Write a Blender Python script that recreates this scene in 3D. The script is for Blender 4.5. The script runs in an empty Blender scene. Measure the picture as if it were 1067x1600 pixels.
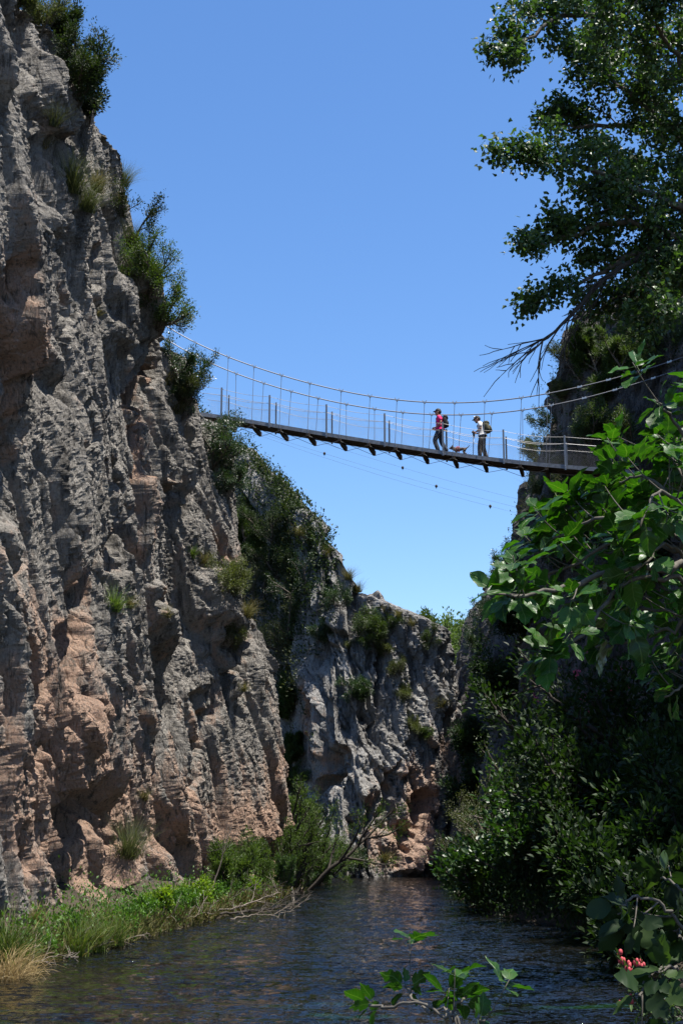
import bpy, math, random
import numpy as np
from mathutils import Vector, Matrix
from mathutils.bvhtree import BVHTree

SC = bpy.context.scene
COL = SC.collection
R = math.radians
rng = np.random.default_rng(7)

# ---------------------------------------------------------------- camera model
W0, H0 = 1067.0, 1600.0
CAM_H = 2.0
PITCH = R(12.7)
FPX = 2222.0
CP, SP = math.cos(PITCH), math.sin(PITCH)

def P(px, py, Y):
    """world point on the sight line through photo pixel (px,py) at distance Y"""
    u = (px - W0 / 2) / FPX
    v = (H0 / 2 - py) / FPX
    d = (u, CP - v * SP, SP + v * CP)
    k = Y / d[1]
    return Vector((d[0] * k, Y, CAM_H + d[2] * k))

def ray(px, py):
    u = (px - W0 / 2) / FPX
    v = (H0 / 2 - py) / FPX
    return Vector((u, CP - v * SP, SP + v * CP)).normalized()

def proj(V):
    x, y, z = V[..., 0], V[..., 1], V[..., 2] - CAM_H
    d = y * CP + z * SP
    d = np.maximum(d, 0.5)
    return W0 / 2 + FPX * x / d, H0 / 2 - FPX * (-y * SP + z * CP) / d

def ppm(Y):
    return FPX / Y

# ---------------------------------------------------------------- numpy noise
def _h(ix, iy, iz, seed):
    n = (ix.astype(np.int64) * 374761393 + iy.astype(np.int64) * 668265263 +
         iz.astype(np.int64) * 2147483647 + seed * 1274126177) & 0xFFFFFFFF
    n = ((n ^ (n >> 13)) * 1274126177) & 0xFFFFFFFF
    n = ((n ^ (n >> 16)) * 2246822519) & 0xFFFFFFFF
    return (n ^ (n >> 15)) & 0xFFFFFFFF

def _rnd(ix, iy, iz, seed):
    return _h(ix, iy, iz, seed).astype(np.float64) / 4294967295.0

def perlin(x, y, z, seed=0):
    x, y, z = np.broadcast_arrays(np.asarray(x, float), np.asarray(y, float), np.asarray(z, float))
    ix, iy, iz = np.floor(x), np.floor(y), np.floor(z)
    fx, fy, fz = x - ix, y - iy, z - iz
    ix, iy, iz = ix.astype(np.int64), iy.astype(np.int64), iz.astype(np.int64)
    ux, uy, uz = [f * f * f * (f * (f * 6 - 15) + 10) for f in (fx, fy, fz)]
    def g(dx, dy, dz):
        h = _h(ix + dx, iy + dy, iz + dz, seed) & 15
        a, b, c = fx - dx, fy - dy, fz - dz
        u = np.where(h < 8, a, b)
        v = np.where(h < 4, b, np.where((h == 12) | (h == 14), a, c))
        return np.where(h & 1, -u, u) + np.where(h & 2, -v, v)
    l = lambda a, b, t: a + (b - a) * t
    return l(l(l(g(0,0,0), g(1,0,0), ux), l(g(0,1,0), g(1,1,0), ux), uy),
             l(l(g(0,0,1), g(1,0,1), ux), l(g(0,1,1), g(1,1,1), ux), uy), uz)

def fbm(x, y, z, oct=4, seed=0, gain=.5, lac=2.03):
    s = 0; a = 1
    for o in range(oct):
        s = s + a * perlin(x, y, z, seed + o * 17)
        x, y, z = x * lac, y * lac, z * lac
        a *= gain
    return s

def ridged(x, y, z, oct=4, seed=0, gain=.5, lac=2.03):
    s = 0; a = 1
    for o in range(oct):
        s = s + a * (1 - 2 * np.abs(perlin(x, y, z, seed + o * 17)))
        x, y, z = x * lac, y * lac, z * lac
        a *= gain
    return s

def plates(x, y, seed, tilt=.6, bias=0., K=20.):
    """cells of tilted facets, blended over a narrow border: returns facet height, border distance"""
    ix, iy = np.floor(x).astype(np.int64), np.floor(y).astype(np.int64)
    D, Hs = [], []
    for dx in (-1, 0, 1):
        for dy in (-1, 0, 1):
            cx, cy = ix + dx, iy + dy
            zz = np.zeros_like(cx)
            px = cx + _rnd(cx, cy, zz, seed); py = cy + _rnd(cx, cy, zz + 1, seed)
            ex, ey = x - px, y - py
            off = _rnd(cx, cy, zz + 2, seed) * 2 - 1
            tx = (_rnd(cx, cy, zz + 3, seed) * 2 - 1) * tilt
            ty = (_rnd(cx, cy, zz + 4, seed) * 2 - 1) * tilt - bias
            D.append(np.hypot(ex, ey)); Hs.append(off + tx * ex + ty * ey)
    D = np.array(D); S = np.partition(D, 1, axis=0); f1, f2 = S[0], S[1]
    Wt = np.exp(-(D - f1) * K)
    return (Wt * np.array(Hs)).sum(0) / Wt.sum(0), f2 - f1

def sstep(a, b, x):
    t = np.clip((x - a) / (b - a), 0, 1)
    return t * t * (3 - 2 * t)

# ---------------------------------------------------------------- mesh helpers
def mk_mesh(name, V, quads=None, tris=None, attrs=None, mats=None, smooth=False, mat_idx=None):
    me = bpy.data.meshes.new(name)
    V = np.asarray(V, np.float32).reshape(-1, 3)
    q = np.zeros((0, 4), np.int32) if quads is None or len(quads) == 0 else np.asarray(quads, np.int32).reshape(-1, 4)
    t = np.zeros((0, 3), np.int32) if tris is None or len(tris) == 0 else np.asarray(tris, np.int32).reshape(-1, 3)
    me.vertices.add(len(V)); me.vertices.foreach_set('co', V.ravel())
    nl = q.size + t.size
    me.loops.add(nl)
    me.loops.foreach_set('vertex_index', np.concatenate([q.ravel(), t.ravel()]).astype(np.int32))
    npoly = len(q) + len(t)
    me.polygons.add(npoly)
    st = np.concatenate([np.arange(len(q)) * 4, q.size + np.arange(len(t)) * 3]).astype(np.int32)
    me.polygons.foreach_set('loop_start', st)
    me.polygons.foreach_set('use_smooth', np.full(npoly, smooth, bool))
    if mat_idx is not None:
        me.polygons.foreach_set('material_index', np.asarray(mat_idx, np.int32))
    me.update(calc_edges=True)
    for k, a in (attrs or {}).items():
        at = me.attributes.new(k, 'FLOAT', 'POINT')
        at.data.foreach_set('value', np.asarray(a, np.float32).ravel())
    for m in (mats or []):
        me.materials.append(m)
    me.validate()
    return me

def obj(name, me, parent=None):
    o = bpy.data.objects.new(name, me)
    COL.objects.link(o)
    if parent is not None:
        o.parent = parent
    return o

def tag(o, label=None, cat=None, group=None, kind=None):
    if label: o['label'] = label
    if cat: o['category'] = cat
    if group: o['group'] = group
    if kind: o['kind'] = kind
    return o

def empty(name, loc=(0, 0, 0), rz=0., label=None, cat=None, group=None):
    o = bpy.data.objects.new(name, None)
    COL.objects.link(o)
    o.location = loc
    o.rotation_euler = (0, 0, rz)
    o.empty_display_size = .2
    return tag(o, label, cat, group)

class MB:
    def __init__(s):
        s.v = []; s.q = []; s.t = []; s.n = 0; s.r = []
    def add(s, V, q=None, t=None, rnd=0.):
        V = np.asarray(V, float).reshape(-1, 3)
        if q is not None and len(q): s.q.append(np.asarray(q, np.int64) + s.n)
        if t is not None and len(t): s.t.append(np.asarray(t, np.int64) + s.n)
        s.v.append(V); s.n += len(V)
        s.r.append(np.broadcast_to(np.asarray(rnd, float), (len(V),)))
    def tube(s, pts, rad, sides=6, caps=True, rnd=0.):
        pts = np.asarray([tuple(p) for p in pts], float)
        n = len(pts)
        rad = np.broadcast_to(np.asarray(rad, float), (n,))
        T = np.gradient(pts, axis=0)
        T /= np.linalg.norm(T, axis=1, keepdims=True) + 1e-12
        ref = np.array([0, 0, 1.]) if abs(T[:, 2]).mean() < .8 else np.array([1., 0, 0])
        A = np.cross(T, ref); A /= np.linalg.norm(A, axis=1, keepdims=True) + 1e-12
        B = np.cross(T, A)
        an = np.arange(sides) * 2 * math.pi / sides
        V = pts[:, None, :] + rad[:, None, None] * (np.cos(an)[None, :, None] * A[:, None, :] + np.sin(an)[None, :, None] * B[:, None, :])
        i = np.arange(n - 1)[:, None] * sides; j = np.arange(sides)[None, :]; k = (j + 1) % sides
        q = np.stack([i + j, i + k, i + sides + k, i + sides + j], -1).reshape(-1, 4)
        V = V.reshape(-1, 3)
        t = []
        if caps:
            V = np.vstack([V, pts[0], pts[-1]])
            a, b = n * sides, n * sides + 1
            for jj in range(sides):
                kk = (jj + 1) % sides
                t.append((a, kk, jj)); t.append((b, (n - 1) * sides + jj, (n - 1) * sides + kk))
        s.add(V, q, t, rnd)
    def box(s, c, ax, ay, az):
        """box with centre c and half-axis vectors"""
        c, ax, ay, az = [np.asarray(tuple(a), float) for a in (c, ax, ay, az)]
        V = [c + i * ax + j * ay + k * az for i in (-1, 1) for j in (-1, 1) for k in (-1, 1)]
        s.add(V, [(0,1,3,2),(4,6,7,5),(0,4,5,1),(2,3,7,6),(0,2,6,4),(1,5,7,3)])
    def ball(s, c, r, sc=(1, 1, 1), nu=10, nv=7, M=None):
        th = np.linspace(0, math.pi, nv); ph = np.arange(nu) * 2 * math.pi / nu
        V = np.stack([np.sin(th)[:, None] * np.cos(ph), np.sin(th)[:, None] * np.sin(ph), np.cos(th)[:, None] + 0 * ph], -1).reshape(-1, 3)
        V = V * np.asarray(sc) * r
        if M is not None: V = V @ np.asarray(M).T
        V = V + np.asarray(tuple(c))
        i = np.arange(nv - 1)[:, None] * nu; j = np.arange(nu)[None, :]; k = (j + 1) % nu
        q = np.stack([i + j, i + nu + j, i + nu + k, i + k], -1).reshape(-1, 4)
        s.add(V, q)
    def mesh(s, name, mats, smooth=False):
        V = np.vstack(s.v)
        q = np.vstack(s.q) if s.q else None
        t = np.vstack(s.t) if s.t else None
        return mk_mesh(name, V, q, t, {'rnd': np.concatenate(s.r)}, mats if isinstance(mats, list) else [mats], smooth)
    def build(s, name, mats, parent=None, smooth=False):
        return obj(name, s.mesh(name, mats, smooth), parent)

# ---------------------------------------------------------------- materials
def new_mat(name):
    m = bpy.data.materials.new(name); m.use_nodes = True
    nt = m.node_tree; nt.nodes.clear()
    out = nt.nodes.new('ShaderNodeOutputMaterial')
    return m, nt, out

def ramp(nt, fac, stops, interp='LINEAR'):
    r = nt.nodes.new('ShaderNodeValToRGB')
    r.color_ramp.interpolation = interp
    el = r.color_ramp.elements
    while len(el) < len(stops): el.new(0.5)
    for e, (p, c) in zip(el, stops):
        e.position = p
        e.color = (c, c, c, 1) if isinstance(c, (int, float)) else (*c, 1)
    nt.links.new(fac, r.inputs[0])
    return r.outputs[0]

def mixc(nt, fac, a, b, mode='MIX'):
    m = nt.nodes.new('ShaderNodeMix'); m.data_type = 'RGBA'; m.blend_type = mode
    for sock, val in ((m.inputs[0], fac), (m.inputs[6], a), (m.inputs[7], b)):
        if isinstance(val, (int, float)): sock.default_value = val
        elif isinstance(val, tuple): sock.default_value = (*val, 1)
        else: nt.links.new(val, sock)
    return m.outputs[2]

def noise(nt, vec, scale, detail=4, rough=.55, dist=0.):
    n = nt.nodes.new('ShaderNodeTexNoise')
    n.inputs['Scale'].default_value = scale; n.inputs['Detail'].default_value = detail
    n.inputs['Roughness'].default_value = rough; n.inputs['Distortion'].default_value = dist
    nt.links.new(vec, n.inputs['Vector'])
    return n.outputs['Fac']

def mapping(nt, vec, scale=(1, 1, 1), loc=(0, 0, 0), rot=(0, 0, 0)):
    m = nt.nodes.new('ShaderNodeMapping')
    m.inputs['Scale'].default_value = scale; m.inputs['Location'].default_value = loc; m.inputs['Rotation'].default_value = rot
    nt.links.new(vec, m.inputs['Vector'])
    return m.outputs[0]

def attr(nt, name):
    a = nt.nodes.new('ShaderNodeAttribute'); a.attribute_name = name
    return a.outputs['Fac']

def math_n(nt, op, a, b=None, clamp=False):
    m = nt.nodes.new('ShaderNodeMath'); m.operation = op; m.use_clamp = clamp
    for s, v in zip(m.inputs, (a, b)):
        if v is None: continue
        if isinstance(v, (int, float)): s.default_value = v
        else: nt.links.new(v, s)
    return m.outputs[0]

def bump(nt, h, strength, dist, normal=None):
    b = nt.nodes.new('ShaderNodeBump')
    b.inputs['Strength'].default_value = strength; b.inputs['Distance'].default_value = dist
    nt.links.new(h, b.inputs['Height'])
    if normal is not None: nt.links.new(normal, b.inputs['Normal'])
    return b.outputs[0]

def principled(nt, out, color, rough=.8, normal=None, spec=.5, metal=0.):
    p = nt.nodes.new('ShaderNodeBsdfPrincipled')
    if isinstance(color, tuple): p.inputs['Base Color'].default_value = (*color, 1)
    else: nt.links.new(color, p.inputs['Base Color'])
    if isinstance(rough, (int, float)): p.inputs['Roughness'].default_value = rough
    else: nt.links.new(rough, p.inputs['Roughness'])
    p.inputs['Specular IOR Level'].default_value = spec
    p.inputs['Metallic'].default_value = metal
    if normal is not None: nt.links.new(normal, p.inputs['Normal'])
    nt.links.new(p.outputs[0], out.inputs[0])
    return p

def simple_mat(name, c, rough=.7, var=.25, scale=8., metal=0., spec=.4, bmp=0.):
    m, nt, out = new_mat(name)
    tc = nt.nodes.new('ShaderNodeTexCoord').outputs['Object']
    n = noise(nt, tc, scale, 5)
    col = ramp(nt, n, [(.3, tuple(max(0, k * (1 - var)) for k in c)), (.7, tuple(min(1, k * (1 + var)) for k in c))])
    nrm = bump(nt, noise(nt, tc, scale * 3, 4), .5, bmp) if bmp else None
    principled(nt, out, col, rough, nrm, spec, metal)
    return m

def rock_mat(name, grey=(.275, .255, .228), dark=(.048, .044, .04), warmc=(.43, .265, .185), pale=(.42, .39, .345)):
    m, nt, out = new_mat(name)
    tc = nt.nodes.new('ShaderNodeTexCoord').outputs['Object']
    warm = attr(nt, 'warm')
    big = noise(nt, tc, .55, 6, .6, .4)
    mott = noise(nt, tc, 3.2, 9, .65)
    fine = noise(nt, tc, 17, 6, .7)
    streak = noise(nt, mapping(nt, tc, (2.2, 2.2, .16)), 1.0, 7, .62, .3)
    c = mixc(nt, ramp(nt, mott, [(.34, 0.), (.66, 1.)]), tuple(k * .78 for k in grey), grey)
    c = mixc(nt, ramp(nt, big, [(.5, 0.), (.68, .75)]), c, pale)
    # warm ochre and pink rock where rain does not reach
    wv = math_n(nt, 'ADD', warm, math_n(nt, 'MULTIPLY', math_n(nt, 'SUBTRACT', big, .5), .9))
    wv = math_n(nt, 'ADD', wv, math_n(nt, 'MULTIPLY', math_n(nt, 'SUBTRACT', mott, .5), .9))
    wv = math_n(nt, 'ADD', wv, math_n(nt, 'MULTIPLY', math_n(nt, 'SUBTRACT', streak, .5), -1.5))
    wf = ramp(nt, wv, [(.32, 0.), (.72, .92)])
    wcol = mixc(nt, ramp(nt, mott, [(.38, 0.), (.62, 1.)]), tuple(k * .7 for k in warmc), warmc)
    wcol = mixc(nt, ramp(nt, fine, [(.4, 0.), (.65, .5)]), wcol, (.46, .33, .23))
    c = mixc(nt, wf, c, wcol)
    # dark lichen streaks running down
    sf = ramp(nt, math_n(nt, 'SUBTRACT', streak, math_n(nt, 'MULTIPLY', warm, .10)), [(.52, 0.), (.62, .82)])
    c = mixc(nt, sf, c, dark)
    # speckle of lichen
    lf = ramp(nt, fine, [(.51, 0.), (.64, .62)])
    c = mixc(nt, lf, c, tuple(k * 1.3 for k in dark))
    blk = noise(nt, mapping(nt, tc, (6.5, 6.5, .8)), 1., 6, .65, .2)
    c = mixc(nt, ramp(nt, blk, [(.56, 0.), (.63, .75)]), c, tuple(k * .8 for k in dark))
    pit = nt.nodes.new('ShaderNodeTexVoronoi'); pit.inputs['Scale'].default_value = 7.5; nt.links.new(mapping(nt, mixc(nt, .10, tc, noise_col(nt, tc, 6)), (1, 1, .4)), pit.inputs['Vector'])
    pv = ramp(nt, pit.outputs['Distance'], [(.08, 1.), (.30, 0.)])
    pv = math_n(nt, 'MULTIPLY', pv, ramp(nt, mott, [(.42, 0.), (.58, 1.)]))
    c = mixc(nt, math_n(nt, 'MULTIPLY', pv, .6), c, dark)
    c = mixc(nt, ramp(nt, noise(nt, tc, 42, 4, .7), [(.35, .35), (.5, 0.)]), c, pale)
    h1 = noise(nt, mapping(nt, tc, (1, 1, .24)), 2.6, 10, .66, .2)
    h2 = noise(nt, mapping(nt, tc, (1, 1, .4)), 11, 8, .7)
    v = nt.nodes.new('ShaderNodeTexVoronoi'); v.feature = 'DISTANCE_TO_EDGE'
    v.inputs['Scale'].default_value = 2.3
    nt.links.new(mapping(nt, mixc(nt, .12, tc, noise_col(nt, tc, 2.5)), (1, 1, .3)), v.inputs['Vector'])
    cr = ramp(nt, v.outputs['Distance'], [(0., 0.), (.05, 1.)])
    n1 = bump(nt, h1, 1., .26)
    n2 = bump(nt, h2, 1., .12, n1)
    n3 = bump(nt, math_n(nt, 'SUBTRACT', cr, pv), .6, .06, n2)
    principled(nt, out, c, .92, n3, .2)
    return m

def noise_col(nt, vec, scale):
    n = nt.nodes.new('ShaderNodeTexNoise'); n.inputs['Scale'].default_value = scale
    nt.links.new(vec, n.inputs['Vector'])
    return n.outputs['Color']

def leaf_mat(name, c1, c2, rough=.42, trans=.35, spec=.5, tr=None, vein=False):
    """two-tone foliage: tone varies leaf by leaf ('rnd') and plant by plant"""
    m, nt, out = new_mat(name)
    r = attr(nt, 'rnd')
    oi = nt.nodes.new('ShaderNodeObjectInfo').outputs['Random']
    col = ramp(nt, r, [(0., tuple(k * .65 for k in c1)), (.5, c1), (1., c2)])
    f = math_n(nt, 'ADD', math_n(nt, 'MULTIPLY', oi, .5), .75)
    hs = nt.nodes.new('ShaderNodeHueSaturation')
    nt.links.new(col, hs.inputs['Color']); nt.links.new(f, hs.inputs['Value'])
    hs.inputs['Saturation'].default_value = 1.0
    col = hs.outputs[0]
    nrm = None
    if vein:
        tc = nt.nodes.new('ShaderNodeTexCoord').outputs['Object']
        ax = math_n(nt, 'ABSOLUTE', attr(nt, 'lx')); ly = attr(nt, 'ly')
        mid = ramp(nt, ax, [(.008, 1.), (.03, 0.)])
        sv = math_n(nt, 'ABSOLUTE', math_n(nt, 'SINE', math_n(nt, 'MULTIPLY', math_n(nt, 'SUBTRACT', ly, math_n(nt, 'MULTIPLY', ax, .75)), 20.)))
        v = math_n(nt, 'MAXIMUM', mid, math_n(nt, 'MULTIPLY', ramp(nt, sv, [(.06, 1.), (.2, 0.)]), .55))
        blot = noise(nt, tc, 9, 5, .6)
        col = mixc(nt, ramp(nt, blot, [(.4, 0.), (.7, .45)]), col, tuple(k * 1.7 for k in c2))
        col = mixc(nt, ramp(nt, noise(nt, tc, 26, 3), [(.66, 0.), (.72, .6)]), col, (.09, .07, .02))
        col = mixc(nt, math_n(nt, 'MULTIPLY', v, .5), col, (.13, .20, .06))
        nrm = bump(nt, math_n(nt, 'SUBTRACT', math_n(nt, 'MULTIPLY', blot, .5), v), .5, .006)
    p = nt.nodes.new('ShaderNodeBsdfPrincipled')
    nt.links.new(col, p.inputs['Base Color'])
    p.inputs['Roughness'].default_value = rough; p.inputs['Specular IOR Level'].default_value = spec
    if nrm is not None: nt.links.new(nrm, p.inputs['Normal'])
    t = nt.nodes.new('ShaderNodeBsdfTranslucent')
    tcol = mixc(nt, 1., col, tr or (1.5, 1.7, .55), 'MULTIPLY')
    nt.links.new(tcol, t.inputs[0])
    mx = nt.nodes.new('ShaderNodeMixShader'); mx.inputs[0].default_value = trans
    nt.links.new(p.outputs[0], mx.inputs[1]); nt.links.new(t.outputs[0], mx.inputs[2])
    nt.links.new(mx.outputs[0], out.inputs[0])
    return m
# ---------------------------------------------------------------- cliffs
M_ROCK = rock_mat('limestone')
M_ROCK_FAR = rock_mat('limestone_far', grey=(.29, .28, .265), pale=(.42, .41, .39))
M_ROCK_SHADE = rock_mat('limestone_shade', grey=(.13, .12, .115), warmc=(.19, .12, .085), pale=(.2, .19, .18))  # same limestone darkened: the right wall's deep shade is put into its colour

def poly_sd(px, py, poly):
    """signed distance to polygon, positive inside"""
    poly = np.asarray(poly, float)
    d = np.full(px.shape, 1e9); ins = np.zeros(px.shape, bool)
    n = len(poly)
    for i in range(n):
        a, b = poly[i], poly[(i + 1) % n]
        e = b - a
        t = np.clip(((px - a[0]) * e[0] + (py - a[1]) * e[1]) / (e @ e), 0, 1)
        d = np.minimum(d, np.hypot(px - a[0] - t * e[0], py - a[1] - t * e[1]))
        c = ((a[1] > py) != (b[1] > py)) & (px < e[0] * (py - a[1]) / (e[1] if abs(e[1]) > 1e-9 else 1e-9) + a[0])
        ins ^= c
    return np.where(ins, d, -d)

def resample(st, n, dens=None):
    st = np.asarray(st, float)
    mid = (st[:, :2] + st[:, 3:5]) / 2
    L = np.concatenate([[0], np.cumsum(np.linalg.norm(np.diff(mid, axis=0), axis=1))])
    s = np.linspace(0, L[-1], n)
    return s, np.stack([np.interp(s, L, st[:, k]) for k in range(6)], 1), L

def cliff(name, st, nu, nv, seed, mat, feats=(), warms=(), amp=1., inward=1, zlo=-.9, warm_base=0., plateau=9., rise=.25, extra=None, soft=0, warm_low=.16):
    """rock wall: stations (xb,yb,zb,xt,yt,zt); heights and overhangs pushed out along the wall's own normal"""
    s, S, L = resample(st, nu)
    if soft:                                # round the plan a little
        k = np.hanning(soft * 2 + 1); k /= k.sum()
        S = np.stack([np.convolve(np.pad(S[:, c], soft, mode='edge'), k, 'valid') for c in range(6)], 1)
    vw = .86
    v = np.linspace(0, 1, nv)
    t = np.clip(v / vw, 0, 1)[None, :]
    B = S[:, None, :3]; T = S[:, None, 3:]
    # plan normal pointing out of the rock
    tan = np.gradient((S[:, :2] + S[:, 3:5]) / 2, axis=0); tan /= np.linalg.norm(tan, axis=1, keepdims=True)
    nrm = np.stack([tan[:, 1], -tan[:, 0]], 1) * inward
    V = B + (T - B) * t[..., None]
    z0 = zlo + (V[..., 2] - S[:, None, 2]) * 1.0
    V[..., 2] = np.where(t < 1, zlo + (S[:, None, 5] - zlo) * t, S[:, None, 5])
    tp = np.clip((v - vw) / (1 - vw), 0, 1)[None, :]
    V[..., 0] -= nrm[:, None, 0] * plateau * tp ** 1.3
    V[..., 1] -= nrm[:, None, 1] * plateau * tp ** 1.3
    V[..., 2] += plateau * rise * tp
    px, py = proj(V)
    ss = np.broadcast_to(s[:, None], px.shape); zz = V[..., 2] + tp * plateau
    # --- large form
    wS = ss + .45 * fbm(ss * .5, zz * .22, 3.1, 3, seed); wZ = zz + .7 * fbm(ss * .4, zz * .4, 9.7, 3, seed + 5)
    a = wS + .20 * wZ
    d = .75 * fbm(wS * .16, wZ * .06, .5, 3, seed + 11)
    d += .26 * ridged(a * .5, wZ * .05, 1.5, 3, seed + 21) - .5                    # fluting
    h1, e1 = plates(a * .42, wZ * .11, seed + 31, .8, .3, 46)
    h2, e2 = plates(a * 1.2 + 7, wZ * .19 + 3, seed + 41, .8, .3, 28)
    h3, e3 = plates((a + .1 * perlin(ss * 3, zz * 2, 0, 3)) * 3.0, wZ * .20, seed + 51, .9, .3, 17)
    h4, e4 = plates((a + .06 * perlin(ss * 6, zz * 4, 0, 3)) * 7.5, wZ * .55, seed + 61, .9, .3, 11)
    rough = sstep(-.15, .4, fbm(ss * .3, zz * .14, 4.4, 3, seed + 71))            # smooth slabs beside broken rock
    d += .40 * h1 + .24 * h2 * (.45 + .55 * rough) + .12 * h3 * (.12 + .88 * rough) + .04 * h4 * (.25 + .75 * rough)
    d -= .25 * np.exp(-(e1 / .05) ** 2) + .14 * np.exp(-(e2 / .06) ** 2) * (.4 + .6 * rough)
    d += .09 * ridged(a * 2.4, wZ * .13, 2.5, 5, seed + 81, .6) * (.15 + .85 * rough)
    pk = perlin(ss * 4.6 + .8 * zz, zz * .6, 7.7, seed + 91)
    d -= .18 * sstep(.16, .5, pk) * (.15 + .85 * rough)                            # pits
    k1 = perlin(a * .9 + .3 * perlin(ss * 1.5, zz * .5, 5, 9), zz * .10, 3.3, seed + 201); k2 = perlin(a * 2.6 + .3 * perlin(ss * 3, zz * .9, 5, 9), zz * .26, 8.3, seed + 207)
    d -= .55 * np.exp(-(k1 / .035) ** 2) * sstep(-.2, .3, perlin(ss * .7, zz * .25, 1.1, seed + 211)) + .26 * np.exp(-(k2 / .06) ** 2) * sstep(-.1, .35, perlin(ss * 1.1, zz * .4, 6.1, seed + 213))   # open cracks
    d += .09 * ridged(ss * 5.5 + zz * .8, zz * .75, 1.2, 4, seed + 95, .65) * (.14 + .86 * rough)
    h5, e5 = plates(a * .8 + 3, wZ * .26 + 1, seed + 301, .7, 1.2, 26)
    d += .42 * np.clip(h5 - .35, 0, 1.1)                                          # slabs broken off below, shading the rock under them
    d += .05 * fbm(ss * 8, zz * 6, 4.2, 4, seed + 97, .65)
    d *= amp
    # --- forms seen in the photograph
    jx = px + 9 * fbm(ss * .9, zz * .9, 2.2, 3, seed + 101); jy = py + 14 * fbm(ss * .9, zz * .9, 6.2, 3, seed + 103)
    warm = np.full(px.shape, warm_base)
    for f in feats:
        if f[0] == 'c':
            _, cx, cy, rx, ry, ang, dep, w = f
            ca, sa = math.cos(R(ang)), math.sin(R(ang))
            qx = ((jx - cx) * ca + (jy - cy) * sa) / rx; qy = (-(jx - cx) * sa + (jy - cy) * ca) / ry
            m = 1 - sstep(.55, 1.15, np.hypot(qx, qy))
            d += dep * m; warm += w * (1 - sstep(.6, 1.5, np.hypot(qx, qy)))
        else:
            _, poly, off, so = f
            d += off * sstep(-.5, so, poly_sd(jx, jy, poly))
    if extra is not None: d = d + extra(V, px, py, ss, zz)
    for cx, cy, rx, ry, w in warms:
        warm += w * np.exp(-((jx - cx) / rx) ** 2 - ((jy - cy) / ry) ** 2)
    warm += warm_low * (1 - sstep(1, 12, V[..., 2]))
    # under-hanging rock is ochre
    gz = np.gradient(d, axis=1) / np.maximum(np.gradient(V[..., 2], axis=1), .01)
    k = np.ones(9) / 9
    gzs = np.apply_along_axis(lambda r: np.convolve(r, k, 'same'), 1, gz)
    warm += .22 * sstep(.35, 1.2, gzs)
    side = 1 - tp * .75
    V[..., 0] += nrm[:, None, 0] * d * side
    V[..., 1] += nrm[:, None, 1] * d * side
    V[..., 2] += tp * d * .35
    i = np.arange(nu - 1)[:, None] * nv; j = np.arange(nv - 1)[None, :]
    q = np.stack([i + j, i + nv + j, i + nv + j + 1, i + j + 1], -1).reshape(-1, 4)
    if inward < 0: q = q[:, ::-1]
    me = mk_mesh(name, V.reshape(-1, 3), q, None, {'warm': warm}, [mat], False)
    o = obj(name, me); tag(o, kind='structure')
    bvh = BVHTree.FromPolygons([tuple(p) for p in V.reshape(-1, 3).tolist()], q.tolist())
    return o, bvh

def stn(bx, bY, bz, tx, ty, tY):
    """station from photo pixels: base at pixel column bx / depth bY / height bz, top edge at pixel (tx,ty) / depth tY"""
    t = P(tx, ty, tY)
    x = (bx - W0 / 2) / FPX * (bY * CP + (bz - CAM_H) * SP)
    return (x, bY, bz, t.x, t.y, t.z)

# near wall on the river's left side
LW = [(-7.6, 11, 0, -8.2, 11, 22), (-6.6, 18, 0, -7.6, 18, 22.5),
      (-6.0, 24, .3, -7.2, 24, 22.8),
      stn(86, 28, .3, 40, 12, 28), stn(156, 31, .3, 100, 62, 31.5), stn(236, 35, .3, 150, 175, 35.5), stn(276, 38, .3, 183, 240, 38),
      stn(316, 40.5, .3, 213, 318, 40.5), stn(346, 43, .3, 238, 450, 43), stn(364, 44.5, .3, 246, 535, 44.5),
      stn(391, 46.5, .3, 285, 560, 46.5), stn(418, 48.5, .3, 318, 628, 49), stn(422, 50.5, .3, 345, 680, 51.5),
      stn(432, 52, .3, 352, 705, 53),
      stn(419, 53.5, .3, 330, 700, 54.5), (-6.2, 55.5, .3, -7.4, 56, 16), (-10, 57, .3, -11, 57, 16)]

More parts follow.
